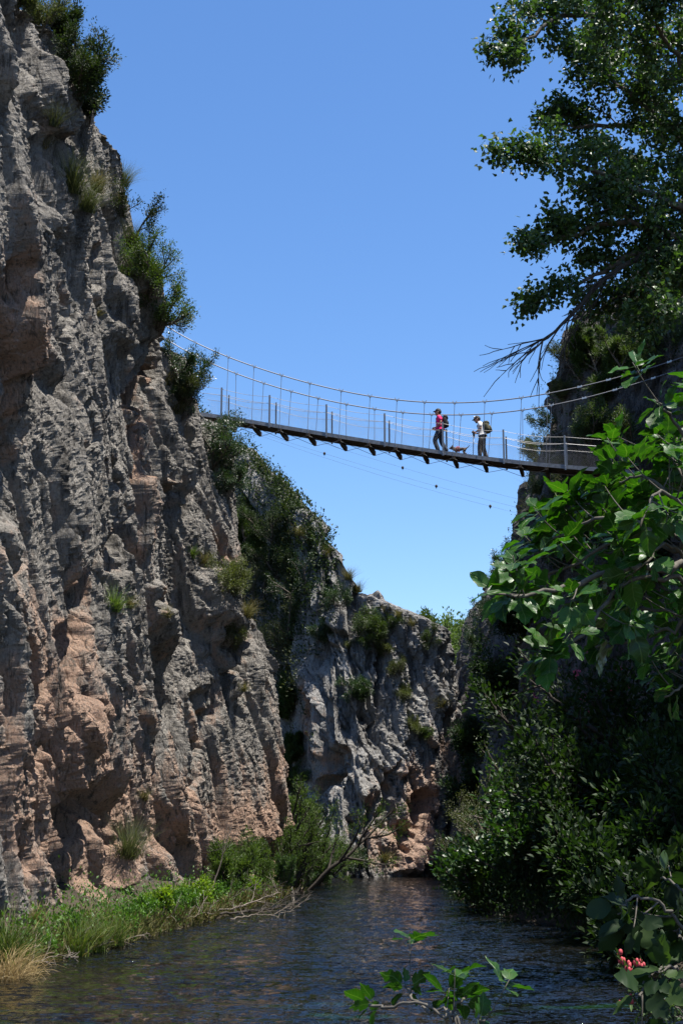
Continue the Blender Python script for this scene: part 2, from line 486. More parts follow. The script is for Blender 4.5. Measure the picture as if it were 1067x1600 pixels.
LF = [
 # deep shaft, alcove with a rib of rock standing in it, hollows
 ('c', 118, 985, 20, 105, 8, -1.7, .55), ('c', 140, 1150, 18, 55, -14, -.8, .3),
 ('c', 150, 1315, 55, 105, 4, -1.25, .35), ('c', 190, 1330, 12, 70, 0, -.6, .3),
 ('c', 8, 735, 34, 100, 6, -1.1, .15), ('c', 36, 870, 11, 70, 8, -.8, .2), ('c', 64, 1345, 12, 75, 4, -.9, .4),
 ('c', 20, 1350, 14, 60, 4, -.6, .4), ('c', 228, 612, 9, 32, 10, -1.2, .5), ('c', 229, 700, 5, 90, 0, -.5, .45), ('c', 238, 575, 5, 26, 14, -.9, .2),
 ('c', 166, 425, 6, 48, 6, -1.0, 0), ('c', 272, 780, 9, 34, -20, -.9, .2), ('c', 248, 1085, 12, 18, 0, -.8, .4),
 ('c', 334, 1180, 9, 75, 8, -.9, .2), ('c', 343, 870, 9, 16, 0, -.7, .7), ('c', 316, 740, 5, 40, 10, -.6, 0),
 ('c', 405, 1330, 18, 44, 28, -.5, .5), ('c', 300, 1235, 8, 40, 4, -.6, .3), ('c', 110, 690, 6, 70, 6, -.5, 0), ('c', 58, 1120, 8, 80, 10, -.6, .2),
 ('c', 12, 150, 12, 60, 10, -.8, 0), ('c', 100, 480, 5, 60, 0, -.6, 0), ('c', 210, 860, 5, 70, 4, -.5, .2), ('c', 5, 440, 10, 40, 0, -.5, .2),
 ('c', 262, 940, 9, 16, 0, -.6, .2), ('c', 217, 1150, 4, 90, 2, -.4, .5),
 # the rib in the alcove and proud slabs
 ('c', 160, 1345, 17, 90, 6, .9, .5),
 ('p', [(172, 440), (205, 400), (238, 430), (246, 560), (236, 560), (212, 596), (196, 585), (176, 520)], .45, 26),
 ('p', [(240, 915), (262, 905), (290, 985), (282, 1050), (262, 1090), (240, 1060), (244, 990)], .5, 18),
 ('p', [(308, 890), (330, 880), (352, 930), (365, 985), (356, 1005), (338, 985), (318, 960)], .6, 14),
 ('p', [(300, 1010), (322, 990), (345, 1050), (340, 1090), (310, 1090)], .4, 16),
 ('p', [(50, 60), (90, 90), (118, 190), (108, 215), (70, 215), (44, 150)], .5, 20),
 ('p', [(252, 600), (280, 640), (300, 720), (292, 800), (262, 760), (250, 690)], .45, 24),
 ('p', [(20, 240), (60, 300), (80, 420), (40, 430), (10, 360)], .4, 26),
 ('p', [(150, 880), (182, 900), (196, 1150), (176, 1180), (156, 1050)], .55, 22),
 ('p', [(95, 1080), (118, 1085), (150, 1190), (150, 1240), (92, 1235), (84, 1160)], .45, 18),
 # deep gullies between buttresses
 ('c', 249, 470, 4, 140, 3, -.9, 0), ('c', 362, 1010, 6, 60, 10, -.6, .2),
]
LWARM = [(10, 520, 40, 150, .45), (232, 720, 14, 180, .3), (110, 1140, 60, 130, .5), (30, 1230, 70, 150, .45), (222, 1190, 25, 120, .35),
         (150, 1340, 60, 80, .45), (300, 1300, 160, 120, .35), (390, 1330, 50, 60, .4), (395, 1170, 18, 60, .3), (60, 1000, 50, 120, .28), (345, 880, 20, 60, .4)]

def buttress(V, px, py, ss, zz):
    """low pinnacle standing out at the wall's far end"""
    y = V[..., 1]
    top = 9.6 + .9 * perlin(y * .9, 1.3, 0, 5)
    m = sstep(46.2, 48.6, y) * (1 - sstep(52.6, 54.2, y))
    f = 1 - sstep(top - 2.6, top + .25, V[..., 2])
    return .75 * m * f

left_cliff, BV_L = cliff('left_cliff', LW, 1150, 580, 3, M_ROCK, LF, LWARM, 1.0, 1, warm_base=.11, extra=buttress, soft=12)

# wall beyond the river's bend
FW = [(-15, 70, .3, -15.5, 72, 21), (-8.5, 72, .3, *P(300, 640, 77)), stn(392, 73, .3, 366, 705, 77.5), stn(440, 71.5, .3, 402, 752, 76), stn(490, 67.5, .3, 440, 800, 73),
      stn(535, 65.5, .3, 488, 842, 70.5), stn(585, 66, .3, 540, 882, 69.5), stn(622, 67.2, .3, 580, 936, 69.5),
      stn(655, 68.3, .3, 630, 962, 70), stn(682, 69.4, .3, 668, 984, 71), stn(700, 70.5, .3, 702, 1028, 72), stn(708, 72.5, .3, 722, 1058, 73.5),
      stn(704, 76, .3, 718, 1066, 77), stn(676, 84, .3, 694, 1070, 86), (2, 96, .3, 2.5, 98, 13)]
FF = [('c', 655, 1270, 14, 42, 12, -1.3, .4), ('c', 520, 1190, 26, 30, 40, -1.3, .2), ('c', 500, 1220, 40, 14, -25, -1.0, .1), ('c', 635, 1310, 12, 30, -10, -1.0, .3),
      ('c', 575, 1300, 10, 60, 10, -.9, .1), ('c', 540, 1320, 16, 40, 0, -.9, .1), ('c', 610, 1250, 6, 60, 8, -.7, .1), ('c', 470, 1130, 8, 60, 0, -.7, .5),
      ('c', 560, 960, 8, 80, 12, -.7, 0), ('c', 500, 950, 10, 90, 6, -.9, 0), ('c', 600, 1080, 6, 90, 4, -.6, 0),
      ('p', [(640, 1280), (668, 1270), (690, 1330), (694, 1366), (612, 1366), (622, 1330)], .9, 14),
      ('p', [(548, 1180), (580, 1160), (604, 1240), (590, 1270), (560, 1250)], .6, 14)]
FWARM = [(655, 1310, 50, 70, .6), (690, 1180, 40, 80, .35), (470, 1130, 22, 80, .55), (630, 1220, 40, 60, .2), (600, 1330, 60, 40, .4)]
far_cliff, BV_F = cliff('far_cliff', FW, 620, 330, 19, M_ROCK_FAR, FF, FWARM, 1.0, 1, warm_base=-.02, soft=6, rise=.6, plateau=1.2)

# shaded wall on the right side
RW = [(4.4, 98, .3, 5.6, 98, 12), (4.7, 86, .3, *P(722, 1040, 88)), (5.0, 78, .3, *P(742, 955, 80)), (5.2, 71, .3, *P(788, 885, 72.5)), (5.35, 66, .3, *P(826, 750, 66.5)),
      (5.6, 60, .3, *P(850, 640, 61)), (6.2, 56, .3, *P(884, 522, 57.5)), (7.2, 53.2, .3, *P(960, 440, 55)), (9.2, 51.2, .3, *P(1060, 350, 53)), (9.6, 47, .3, 13.8, 48, 30),
      (9.4, 42, .3, 13.4, 42, 33), (9.4, 36, .3, 13.0, 37, 34), (10.0, 30, .3, 13.6, 31, 34), (11.0, 23, .3, 14.5, 23, 34)]  # stretch out of view raised to throw shade on the right bank
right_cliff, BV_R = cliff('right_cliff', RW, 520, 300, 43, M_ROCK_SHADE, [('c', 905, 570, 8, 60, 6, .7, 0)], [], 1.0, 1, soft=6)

# ---------------------------------------------------------------- ground, banks, water
M_SOIL = simple_mat('soil', (.045, .036, .026), .95, .45, 3.5, 0, .2, .05)
def sheet(name, x0, x1, y0, y1, nx, ny, zf, mat, yp=1.):
    x = np.linspace(x0, x1, nx); t = np.linspace(0, 1, ny); y = y0 + (y1 - y0) * t ** yp
    X, Y = np.meshgrid(x, y, indexing='ij')
    Z = zf(X, Y)
    i = np.arange(nx - 1)[:, None] * ny; j = np.arange(ny - 1)[None, :]
    q = np.stack([i + j, i + ny + j, i + ny + j + 1, i + j + 1], -1).reshape(-1, 4)
    o = obj(name, mk_mesh(name, np.stack([X, Y, Z], -1).reshape(-1, 3), q, None, {}, [mat], True))
    return tag(o, kind='structure')

sheet('ground', -700, 700, -700, 900, 40, 40, lambda X, Y: -1.2 + 0 * X, M_SOIL)

def edge_left(Y):
    return np.interp(Y, [0, 10, 15, 20, 22, 26, 30, 34, 40, 46, 52, 58, 63, 66, 70, 74], [-6.0, -5.6, -5.3, -5.15, -5.05, -4.2, -3.75, -3.2, -2.55, -2.0, -1.65, -1.5, -1.4, -1.0, .5, 3.0])
def edge_right(Y):
    return np.interp(Y, [0, 6, 10, 15, 20, 27, 32, 37, 49, 60, 66, 80], [1.6, 2.2, 2.8, 3.5, 4.6, 5.0, 4.9, 3.75, 3.75, 4.6, 5.0, 4.9])
def bank_z(X, Y):
    dl = edge_left(Y) - X; dr = X - edge_right(Y); df = 5.5 - Y
    n = .10 * fbm(X * 1.3, Y * 1.3, 0, 4, 77)
    h = np.maximum(np.maximum(-.75 + .42 * np.minimum(dl + 1.8, 4), -.75 + .5 * np.minimum(dr + 1.5, 7)), -.75 + .4 * np.minimum(df + 1.8, 4))
    return np.maximum(h, -.75) + n
sheet('riverbank', -12, 14, -3, 96, 150, 460, bank_z, M_SOIL)

# river
m, nt, out = new_mat('river_water')
tc = nt.nodes.new('ShaderNodeTexCoord').outputs['Object']
bed = noise(nt, mapping(nt, tc, (1., .5, 1)), .7, 5, .6, .5)
col = ramp(nt, bed, [(.35, (.002, .0028, .0034)), (.55, (.005, .005, .0045)), (.72, (.011, .009, .005))])
weed = ramp(nt, noise(nt, mapping(nt, tc, (.5, 1.1, 1), (3, 2, 0)), .8, 4, .6, .3), [(.56, 0.), (.68, 1.)])
sy = nt.nodes.new('ShaderNodeSeparateXYZ'); nt.links.new(tc, sy.inputs[0])
near = ramp(nt, math_n(nt, 'MULTIPLY', sy.outputs[1], .02), [(.31, 1.), (.40, 0.)])
col = mixc(nt, math_n(nt, 'MULTIPLY', weed, near), col, (.014, .055, .012))
def ripple(scale, k, loc):
    n = nt.nodes.new('ShaderNodeTexNoise'); n.inputs['Scale'].default_value = scale; n.inputs['Detail'].default_value = 3
    n.inputs['Roughness'].default_value = .55; n.inputs['Distortion'].default_value = .6
    nt.links.new(mapping(nt, tc, (1., 1.55, 1), loc), n.inputs['Vector'])
    s1 = nt.nodes.new('ShaderNodeVectorMath'); s1.operation = 'SUBTRACT'; s1.inputs[1].default_value = (.5, .5, .5); nt.links.new(n.outputs['Color'], s1.inputs[0])
    s2 = nt.nodes.new('ShaderNodeVectorMath'); s2.operation = 'MULTIPLY'; s2.inputs[1].default_value = (k * .7, k, 0); nt.links.new(s1.outputs[0], s2.inputs[0])
    return s2.outputs[0]
def vadd(a_, b_):
    v_ = nt.nodes.new('ShaderNodeVectorMath'); v_.operation = 'ADD'; nt.links.new(a_, v_.inputs[0])
    if isinstance(b_, tuple): v_.inputs[1].default_value = b_
    else: nt.links.new(b_, v_.inputs[1])
    return v_.outputs[0]
# calmer and rougher patches of current
gust = ramp(nt, noise(nt, mapping(nt, tc, (.6, .22, 1), (2, 1, 0)), 1.0, 3), [(.38, .55), (.62, 1.3)])
rp = vadd(vadd(ripple(1.8, 1.4, (0, 0, 0)), ripple(5.5, 2.5, (4, 2, 1))), ripple(17, 2.6, (9, 5, 3)))
sc_ = nt.nodes.new('ShaderNodeVectorMath'); sc_.operation = 'SCALE'; nt.links.new(rp, sc_.inputs[0]); nt.links.new(gust, sc_.inputs['Scale'])
nn_ = nt.nodes.new('ShaderNodeVectorMath'); nn_.operation = 'NORMALIZE'; nt.links.new(vadd(sc_.outputs[0], (0, 0, 1)), nn_.inputs[0])
n3 = nn_.outputs[0]
p = principled(nt, out, col, .03, n3, .5)
p.inputs['IOR'].default_value = 1.45
M_WATER = m
def wave(X, Y):
    f = 1 - .6 * sstep(35, 70, Y)
    return f * (.022 * fbm(X * .9, Y * 1.5, 0, 3, 5) + .012 * fbm(X * 3.1, Y * 4.2, 2, 2, 8))
river = sheet('river', -8, 9, 2, 97, 260, 760, wave, M_WATER, 1.7)

# hill far behind, seen through the gap
def hill_z(X, Y):
    return -1.2 + 17.5 * sstep(88, 125, Y) * (1 - .2 * sstep(0, 60, np.abs(X))) + 1.2 * fbm(X * .06, Y * .06, 0, 3, 31)
M_HILL = simple_mat('hillside', (.06, .075, .03), .95, .4, 1.5, 0, .2, .1)
sheet('hill', -90, 110, 86, 220, 60, 40, hill_z, M_HILL)

# ---------------------------------------------------------------- light
SUN_EL = R(73); SUN_AZ = R(114)            # azimuth from +Y towards +X
sd = Vector((math.sin(SUN_AZ) * math.cos(SUN_EL), math.cos(SUN_AZ) * math.cos(SUN_EL), math.sin(SUN_EL)))
sun = bpy.data.lights.new('sun', 'SUN'); sun.energy = 5.0; sun.angle = R(.5); sun.color = (1, .95, .87)
so = bpy.data.objects.new('sun', sun); COL.objects.link(so)
so.rotation_euler = (-sd).to_track_quat('-Z', 'Y').to_euler()
so.location = (20, 0, 60)
wd = bpy.data.worlds.new('World'); SC.world = wd; wd.use_nodes = True
nt = wd.node_tree; nt.nodes.clear()
wo = nt.nodes.new('ShaderNodeOutputWorld'); bg = nt.nodes.new('ShaderNodeBackground')
sk = nt.nodes.new('ShaderNodeTexSky'); sk.sky_type = 'NISHITA'; sk.sun_disc = False
sk.sun_elevation = SUN_EL; sk.sun_rotation = SUN_AZ
sk.altitude = 300; sk.air_density = 1.0; sk.dust_density = .6; sk.ozone_density = 3.0
hs = nt.nodes.new('ShaderNodeHueSaturation'); hs.inputs['Saturation'].default_value = 1.2; hs.inputs['Hue'].default_value = .504; nt.links.new(sk.outputs[0], hs.inputs['Color'])
nt.links.new(hs.outputs[0], bg.inputs[0]); bg.inputs[1].default_value = .104
nt.links.new(bg.outputs[0], wo.inputs[0])

# ---------------------------------------------------------------- camera
cd = bpy.data.cameras.new('camera'); cam = bpy.data.objects.new('camera', cd); COL.objects.link(cam)
cd.sensor_fit = 'VERTICAL'; cd.sensor_height = 36; cd.sensor_width = 24; cd.lens = FPX / H0 * 36
cd.clip_start = .1; cd.clip_end = 3000
cam.location = (0, 0, CAM_H); cam.rotation_euler = (R(90) + PITCH, 0, 0)
SC.camera = cam
SC.view_settings.view_transform = 'Standard'; SC.view_settings.look = 'None'
SC.view_settings.exposure = 1.08; SC.view_settings.gamma = 1
SC.view_settings.use_curve_mapping = False
SC.cycles.max_bounces = 6; SC.cycles.diffuse_bounces = 3; SC.cycles.transmission_bounces = 4
SC.cycles.use_denoising = True
# ---------------------------------------------------------------- plants
M_BARK = simple_mat('bark', (.10, .085, .07), .9, .4, 14, 0, .2, .01)
M_PALE_BARK = simple_mat('pale_bark', (.095, .085, .07), .85, .35, 20, 0, .2, .004)
M_DEAD = simple_mat('dead_wood', (.13, .11, .09), .9, .4, 14, 0, .2, .01)
M_DARKTWIG = simple_mat('dark_twig', (.045, .038, .032), .9, .4, 14, 0, .2, .01)
LM = dict(
    juniper=leaf_mat('juniper_foliage', (.022, .038, .012), (.06, .082, .025), .6, .2, .3),
    pine=leaf_mat('pine_needles', (.045, .075, .02), (.10, .14, .035), .55, .25, .3),
    olive=leaf_mat('olive_leaves', (.065, .078, .03), (.14, .15, .06), .55, .25, .35),
    shrub=leaf_mat('shrub_leaves', (.042, .072, .018), (.11, .145, .04), .5, .3, .4),
    lentisk=leaf_mat('glossy_shrub_leaves', (.022, .045, .014), (.055, .085, .028), .35, .25, .5),
    bright=leaf_mat('bright_leaves', (.05, .115, .016), (.10, .19, .028), .5, .35, .4),
    lime=leaf_mat('lime_leaves', (.10, .17, .02), (.24, .30, .03), .5, .45, .4),
    oleander=leaf_mat('oleander_leaves', (.04, .075, .03), (.10, .15, .06), .4, .3, .5),
    willow=leaf_mat('willow_leaves', (.05, .085, .02), (.11, .15, .04), .5, .35, .35),
    grass=leaf_mat('green_grass', (.045, .075, .016), (.13, .15, .04), .6, .35, .25),
    dry=leaf_mat('dry_grass', (.30, .22, .11), (.50, .40, .22), .8, .3, .15, (1.1, 1.05, .8)),
    dull=leaf_mat('cliff_grass', (.10, .10, .035), (.24, .20, .09), .75, .3, .2, (1.2, 1.2, .7)),
    broom=leaf_mat('broom_stems', (.06, .075, .03), (.13, .135, .06), .65, .25, .2, (1.2, 1.3, .7)),
    poplar=leaf_mat('poplar_leaves', (.03, .064, .017), (.07, .12, .034), .42, .34, .4),
    fig=leaf_mat('fig_leaves', (.012, .044, .005), (.028, .082, .009), .40, .28, .32, (1.6, 2.1, .35), True),
    mid=leaf_mat('broad_leaves', (.022, .056, .012), (.05, .105, .022), .42, .3, .45),
    fartree=leaf_mat('fartree_leaves', (.07, .11, .025), (.15, .20, .05), .55, .3, .3),  # brighter olive green for the distant trees
    dark=leaf_mat('shade_darkened_leaves', (.013, .030, .008), (.034, .062, .014), .55, .3, .25),  # green darkened so the leaf colour carries the right side's deep shade
)
m_, nt_, out_ = new_mat('pink_petals'); principled(nt_, out_, (.55, .10, .20), .6); M_PETAL = m_
m_, nt_, out_ = new_mat('red_buds'); principled(nt_, out_, (.42, .05, .06), .6); M_BUD = m_

TM = {  # leaf templates: across, along, out
    'diamond': (np.array([(0, 0, 0), (.5, .42, .10), (0, 1, -.02), (-.5, .42, .10)]), [(0, 1, 2), (0, 2, 3)]),
    'poplar': (np.array([(0, -.45, 0), (0, 0, 0), (.52, .28, .06), (.22, .68, 0), (0, 1.05, -.10), (-.22, .68, 0), (-.52, .28, .06), (.03, -.45, 0)]),
               [(1, 2, 3), (1, 3, 4), (1, 4, 5), (1, 5, 6), (0, 7, 1)]),
    'needle': (np.array([(-.5, 0, 0), (.5, 0, 0), (0, 1, 0)]), [(0, 1, 2)]),
    'leaf6': (np.array([(0, 0, 0), (.42, .28, .09), (.40, .62, .07), (0, 1, -.06), (-.40, .62, .07), (-.42, .28, .09), (0, .45, 0)]),
              [(0, 1, 6), (1, 2, 6), (2, 3, 6), (3, 4, 6), (4, 5, 6), (5, 0, 6)]),
}
def unit(a): return a / (np.linalg.norm(a, axis=-1, keepdims=True) + 1e-9)

def leaf_batch(pos, axis, nrm, L, Wd, rnd, tm):
    tv, tt = TM[tm]
    axis = unit(axis); side = unit(np.cross(axis, nrm)); nn = np.cross(side, axis)
    n = len(pos); k = len(tv)
    L = np.broadcast_to(L, (n,)); Wd = np.broadcast_to(Wd, (n,))
    V = pos[:, None] + side[:, None] * (tv[None, :, 0] * Wd[:, None])[..., None] + axis[:, None] * (tv[None, :, 1] * L[:, None])[..., None] + nn[:, None] * (tv[None, :, 2] * L[:, None])[..., None]
    T = (np.arange(n)[:, None, None] * k + np.asarray(tt)[None]).reshape(-1, 3)
    return V.reshape(-1, 3), T, np.repeat(rnd, k)

def grow(paths, anch, g, p, d, L, r, lev, prm):
    n = max(3, int(4 + L * 1.5)) if lev == 0 else 4
    pts = [np.array(p)]; dd = np.array(d, float)
    for i in range(n):
        dd = dd + g.normal(0, prm['wig'], 3); dd[2] += prm['up'] / n
        dd /= np.linalg.norm(dd)
        pts.append(pts[-1] + dd * L / n)
    pts = np.array(pts)
    paths.append((pts, r, r * (.55 if lev < prm['lev'] else .3), lev))
    if lev >= prm['lev']:
        for f in np.linspace(.35, 1, prm.get('apl', 3)):
            k = f * n; i = min(int(k), n - 1)
            anch.append((pts[i] + (pts[i + 1] - pts[i]) * (k - i), pts[i + 1] - pts[i]))
        return
    kids = prm['kids'][lev]
    for c in range(kids):
        f = prm['from'] + (1 - prm['from']) * (c + g.random()) / kids
        k = min(f, .999) * n; i = int(k)
        q = pts[i] + (pts[i + 1] - pts[i]) * (k - i)
        t = unit(pts[i + 1] - pts[i])
        rn = g.normal(0, 1, 3); rn -= t * (rn @ t); rn = unit(rn)
        a = R(prm['ang']) * g.uniform(.7, 1.3)
        grow(paths, anch, g, q, t * math.cos(a) + rn * math.sin(a), L * prm['ratio'] * g.uniform(.7, 1.2) * (1.15 - .45 * f), r * .55, lev + 1, prm)
    if prm.get('tip', True):
        grow(paths, anch, g, pts[-1], dd, L * prm['ratio'] * .8, r * .5, lev + 1, prm)

KINDS = {
    # stems, spread deg, levels ..., leaf: material, template, length, width ratio, leaves per anchor, scatter
    'juniper': dict(ns=3, spread=38, lev=2, kids=[7, 5], ang=52, ratio=.48, wig=.13, up=.35, leaf=('juniper', 'diamond', .085, .5, 17, .11), apl=3, bark=M_BARK, **{'from': .2}),
    'airy': dict(ns=2, spread=40, lev=2, kids=[5, 4], ang=50, ratio=.48, wig=.16, up=.5, leaf=('juniper', 'diamond', .075, .45, 13, .09), apl=2, bark=M_BARK, **{'from': .35}),
    'pine': dict(ns=2, spread=22, lev=2, kids=[9, 5], ang=62, ratio=.42, wig=.10, up=.35, leaf=('pine', 'needle', .19, .22, 26, .08), apl=3, bark=M_DEAD, **{'from': .3}),
    'olive': dict(ns=5, spread=50, lev=2, kids=[5, 4], ang=45, ratio=.5, wig=.14, up=.4, leaf=('olive', 'diamond', .075, .42, 12, .11), apl=3, bark=M_BARK, **{'from': .15}),
    'shrub': dict(ns=5, spread=50, lev=2, kids=[6, 4], ang=48, ratio=.5, wig=.14, up=.35, leaf=('shrub', 'diamond', .075, .5, 13, .11), apl=3, bark=M_BARK, **{'from': .15}),
    'lentisk': dict(ns=4, spread=55, lev=2, kids=[6, 4], ang=50, ratio=.5, wig=.15, up=.2, leaf=('lentisk', 'diamond', .075, .5, 12, .10), apl=3, bark=M_BARK, **{'from': .2}),
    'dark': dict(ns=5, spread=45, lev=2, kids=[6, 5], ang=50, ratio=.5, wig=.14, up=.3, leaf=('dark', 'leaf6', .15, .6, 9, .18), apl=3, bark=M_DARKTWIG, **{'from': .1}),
    'broad': dict(ns=7, spread=62, lev=2, kids=[5, 4], ang=50, ratio=.5, wig=.18, up=.3, leaf=('mid', 'leaf6', .19, .7, 5, .2), apl=3, bark=M_DARKTWIG, **{'from': .1}),
    'lime': dict(ns=6, spread=50, lev=2, kids=[5, 4], ang=48, ratio=.5, wig=.14, up=.4, leaf=('lime', 'leaf6', .085, .6, 8, .10), apl=3, bark=M_BARK, **{'from': .2}),
    'herb': dict(ns=12, spread=48, lev=1, kids=[6], ang=50, ratio=.42, wig=.12, up=.5, leaf=('bright', 'leaf6', .085, .65, 7, .06), apl=3, bark=LM['bright'], **{'from': .2}),
    'oleander': dict(ns=8, spread=42, lev=2, kids=[4, 3], ang=32, ratio=.5, wig=.10, up=.5, leaf=('oleander', 'leaf6', .13, .24, 12, .06), apl=3, bark=M_BARK, **{'from': .3}),
    'willow': dict(ns=6, spread=34, lev=2, kids=[6, 4], ang=34, ratio=.5, wig=.13, up=.35, leaf=('willow', 'leaf6', .10, .26, 9, .06), apl=3, bark=M_DARKTWIG, **{'from': .3}),
    'fartree': dict(ns=3, spread=30, lev=2, kids=[7, 5], ang=50, ratio=.5, wig=.12, up=.3, leaf=('fartree', 'leaf6', .17, .6, 16, .2), apl=3, bark=M_BARK, **{'from': .2}),
    'twig': dict(ns=4, spread=42, lev=2, kids=[6, 5], ang=34, ratio=.5, wig=.12, up=.3, leaf=None, apl=1, bark=M_DEAD, **{'from': .2}),
}
GRASS = {  # material, blades per metre height, droop, spread, width
    'grass': ('grass', 260, 1.0, 42, .014), 'dry': ('dry', 260, 1.9, 50, .012), 'dull': ('dull', 190, .8, 48, .016), 'broom': ('broom', 260, .25, 42, .012), 'brush': ('willow', 240, .35, 50, .016),
}
def grass_mesh(kind, H, g):
    mat, n, droop, spread, w = GRASS[kind]
    n = int(n * (.5 + H)); K = 5
    az = g.uniform(0, 2 * math.pi, n); el = np.abs(g.normal(0, R(spread) * .55, n)); L = H * g.uniform(.45, 1.15, n)
    p = np.stack([g.normal(0, .10 * H, n), g.normal(0, .10 * H, n), np.zeros(n)], 1)
    d = np.stack([np.cos(az) * np.sin(el), np.sin(az) * np.sin(el), np.cos(el)], 1)
    side = unit(np.stack([-np.sin(az), np.cos(az), 0 * az], 1) + g.normal(0, .4, (n, 3)))
    rows = []; q = p.copy()
    for i in range(K + 1):
        f = i / K
        ww = w * (1.05 - f) * (.6 + .4 * H)
        rows.append(q - side * ww[..., None] / 2 if np.ndim(ww) else q - side * ww / 2); rows.append(q + side * ww / 2)
        d = d + np.stack([np.cos(az) * .12, np.sin(az) * .12, -droop * np.full(n, .30) * f], 1) + g.normal(0, .05, (n, 3))
        d = unit(d)
        q = q + d * (L / K)[:, None]
    V = np.stack(rows, 1); k = 2 * (K + 1)
    base = np.arange(n)[:, None, None] * k + np.array([(2 * i, 2 * i + 1, 2 * i + 3, 2 * i + 2) for i in range(K)])[None]
    return mk_mesh(kind + '_blades', V.reshape(-1, 3), base.reshape(-1, 4), None, {'rnd': np.repeat(g.random(n), k)}, [LM[mat]])

_cache = {}
def plant_meshes(kind, H, var):
    Hc = round(2 ** (round(math.log2(H) * 2) / 2), 3)
    key = (kind, Hc, var)
    if key in _cache: return _cache[key], Hc
    g = np.random.default_rng(abs(hash((len(kind), ord(kind[0]), ord(kind[-1]), int(Hc * 100), var))) % (2 ** 31))
    if kind in GRASS:
        _cache[key] = (None, grass_mesh(kind, Hc, g)); return _cache[key], Hc
    prm = KINDS[kind]
    paths, an = [], []
    L0 = Hc * .62
    for i in range(prm['ns']):
        az = 2 * math.pi * (i + g.random()) / prm['ns']; el = R(prm['spread']) * math.sqrt(g.random())
        d = np.array([math.cos(az) * math.sin(el), math.sin(az) * math.sin(el), math.cos(el)])
        grow(paths, an, g, (g.normal(0, .04 * Hc), g.normal(0, .04 * Hc), -.12 * Hc), d, L0 * g.uniform(.75, 1.15), .018 * Hc + .004, 0, prm)
    mb = MB()
    for pts, r0, r1, lev in paths:
        if lev >= 2 and Hc > 1.2 and kind not in ('twig', 'airy', 'pine'):
            if g.random() < .5: continue
        mb.tube(pts, np.linspace(max(r0, .004), max(r1, .003), len(pts)), 5 if lev < 2 else 3, caps=False)
    stem = mb.mesh(kind + '_stems', prm['bark'], True)
    crown = None
    if prm['leaf']:
        mt, tm, L, wr, nl, sc = prm['leaf']
        sc = sc * (.55 + .45 * Hc ** .7); L = L * (.75 + .25 * Hc ** .5)
        A = np.array([a[0] for a in an]); D = np.array([a[1] for a in an])
        keep = g.random(len(A)) < .9; A, D = A[keep], D[keep]
        nl = max(4, int(nl * min(1.6, .6 + .5 * Hc)))
        cl = np.repeat(g.random(len(A)), nl) * .55
        A = np.repeat(A, nl, 0); D = unit(np.repeat(D, nl, 0))
        off = g.normal(0, 1, A.shape); off = off * sc * .62
        pos = A + off
        ax = D * .8 + unit(off) * .8 + g.normal(0, .35, A.shape) + np.array([0, 0, .1])
        nr = g.normal(0, .55, A.shape) + np.array([0, 0, 1.])
        Ls = L * g.uniform(.6, 1.25, len(A))
        V, T, rn = leaf_batch(pos, ax, nr, Ls, Ls * wr, np.clip(cl + .45 * g.random(len(A)), 0, 1), tm)
        crown = mk_mesh(kind + '_crown', V, None, T, {'rnd': rn}, [LM[mt]])
    _cache[key] = (stem, crown)
    return _cache[key], Hc

PNAME = {'juniper': ('juniper_bush', 'bush'), 'airy': ('juniper_tree', 'tree'), 'pine': ('pine_tree', 'tree'), 'olive': ('olive_bush', 'bush'), 'shrub': ('leafy_shrub', 'shrub'),
         'lentisk': ('evergreen_shrub', 'shrub'), 'dark': ('shade_shrub', 'shrub'), 'broad': ('broadleaf_shrub', 'shrub'), 'lime': ('lime_shrub', 'shrub'), 'herb': ('leafy_herb', 'herb'),
         'oleander': ('oleander_shrub', 'shrub'), 'willow': ('willow_shrub', 'shrub'), 'fartree': ('leafy_tree', 'tree'), 'twig': ('bare_bush', 'bare bush'), 'grass': ('grass_tuft', 'grass tuft'), 'dry': ('grass_tuft', 'grass tuft'),
         'dull': ('grass_tuft', 'grass tuft'), 'broom': ('broom_bush', 'broom bush'), 'brush': ('broom_bush', 'broom bush')}
_cnt = [0]
def plant(kind, loc, H, label, group, lean=(0, 0, 0), var=None, sq=(1, 1, 1)):
    _cnt[0] += 1
    var = (_cnt[0] * 7 % 3) if var is None else var
    (stem, crown), Hc = plant_meshes(kind, H, var)
    name, cat = PNAME[kind]
    up = Vector((lean[0], lean[1], 1 + lean[2])).normalized()
    rot = up.to_track_quat('Z', 'Y').to_matrix().to_4x4() @ Matrix.Rotation(_cnt[0] * 2.399, 4, 'Z')
    s = H / Hc * (1.0 if stem is None else .74)
    M = Matrix.Translation(Vector(loc)) @ rot @ Matrix.Diagonal((s * sq[0], s * sq[1], s * sq[2], 1))
    if stem is None:
        o = obj(name, crown); o.matrix_world = M
        return tag(o, label, cat, group)
    e = empty(name, (0, 0, 0), 0, label, cat, group)
    e.matrix_world = M
    obj('stems', stem, e)
    if crown is not None: obj('crown', crown, e)
    return e

CAMV = Vector((0, 0, CAM_H))
def hit(bv, px, py):
    for k in range(60):
        for s in ((0,) if k == 0 else (-1, 1)):
            l, n, i, dst = bv.ray_cast(CAMV, ray(px + s * k * 4 * (1 if bv is not BV_R else -1), py + k * 1.5))
            if l is not None: return l, (n if n.dot(ray(px, py)) < 0 else -n)
    raise RuntimeError('no hit %s %s' % (px, py))

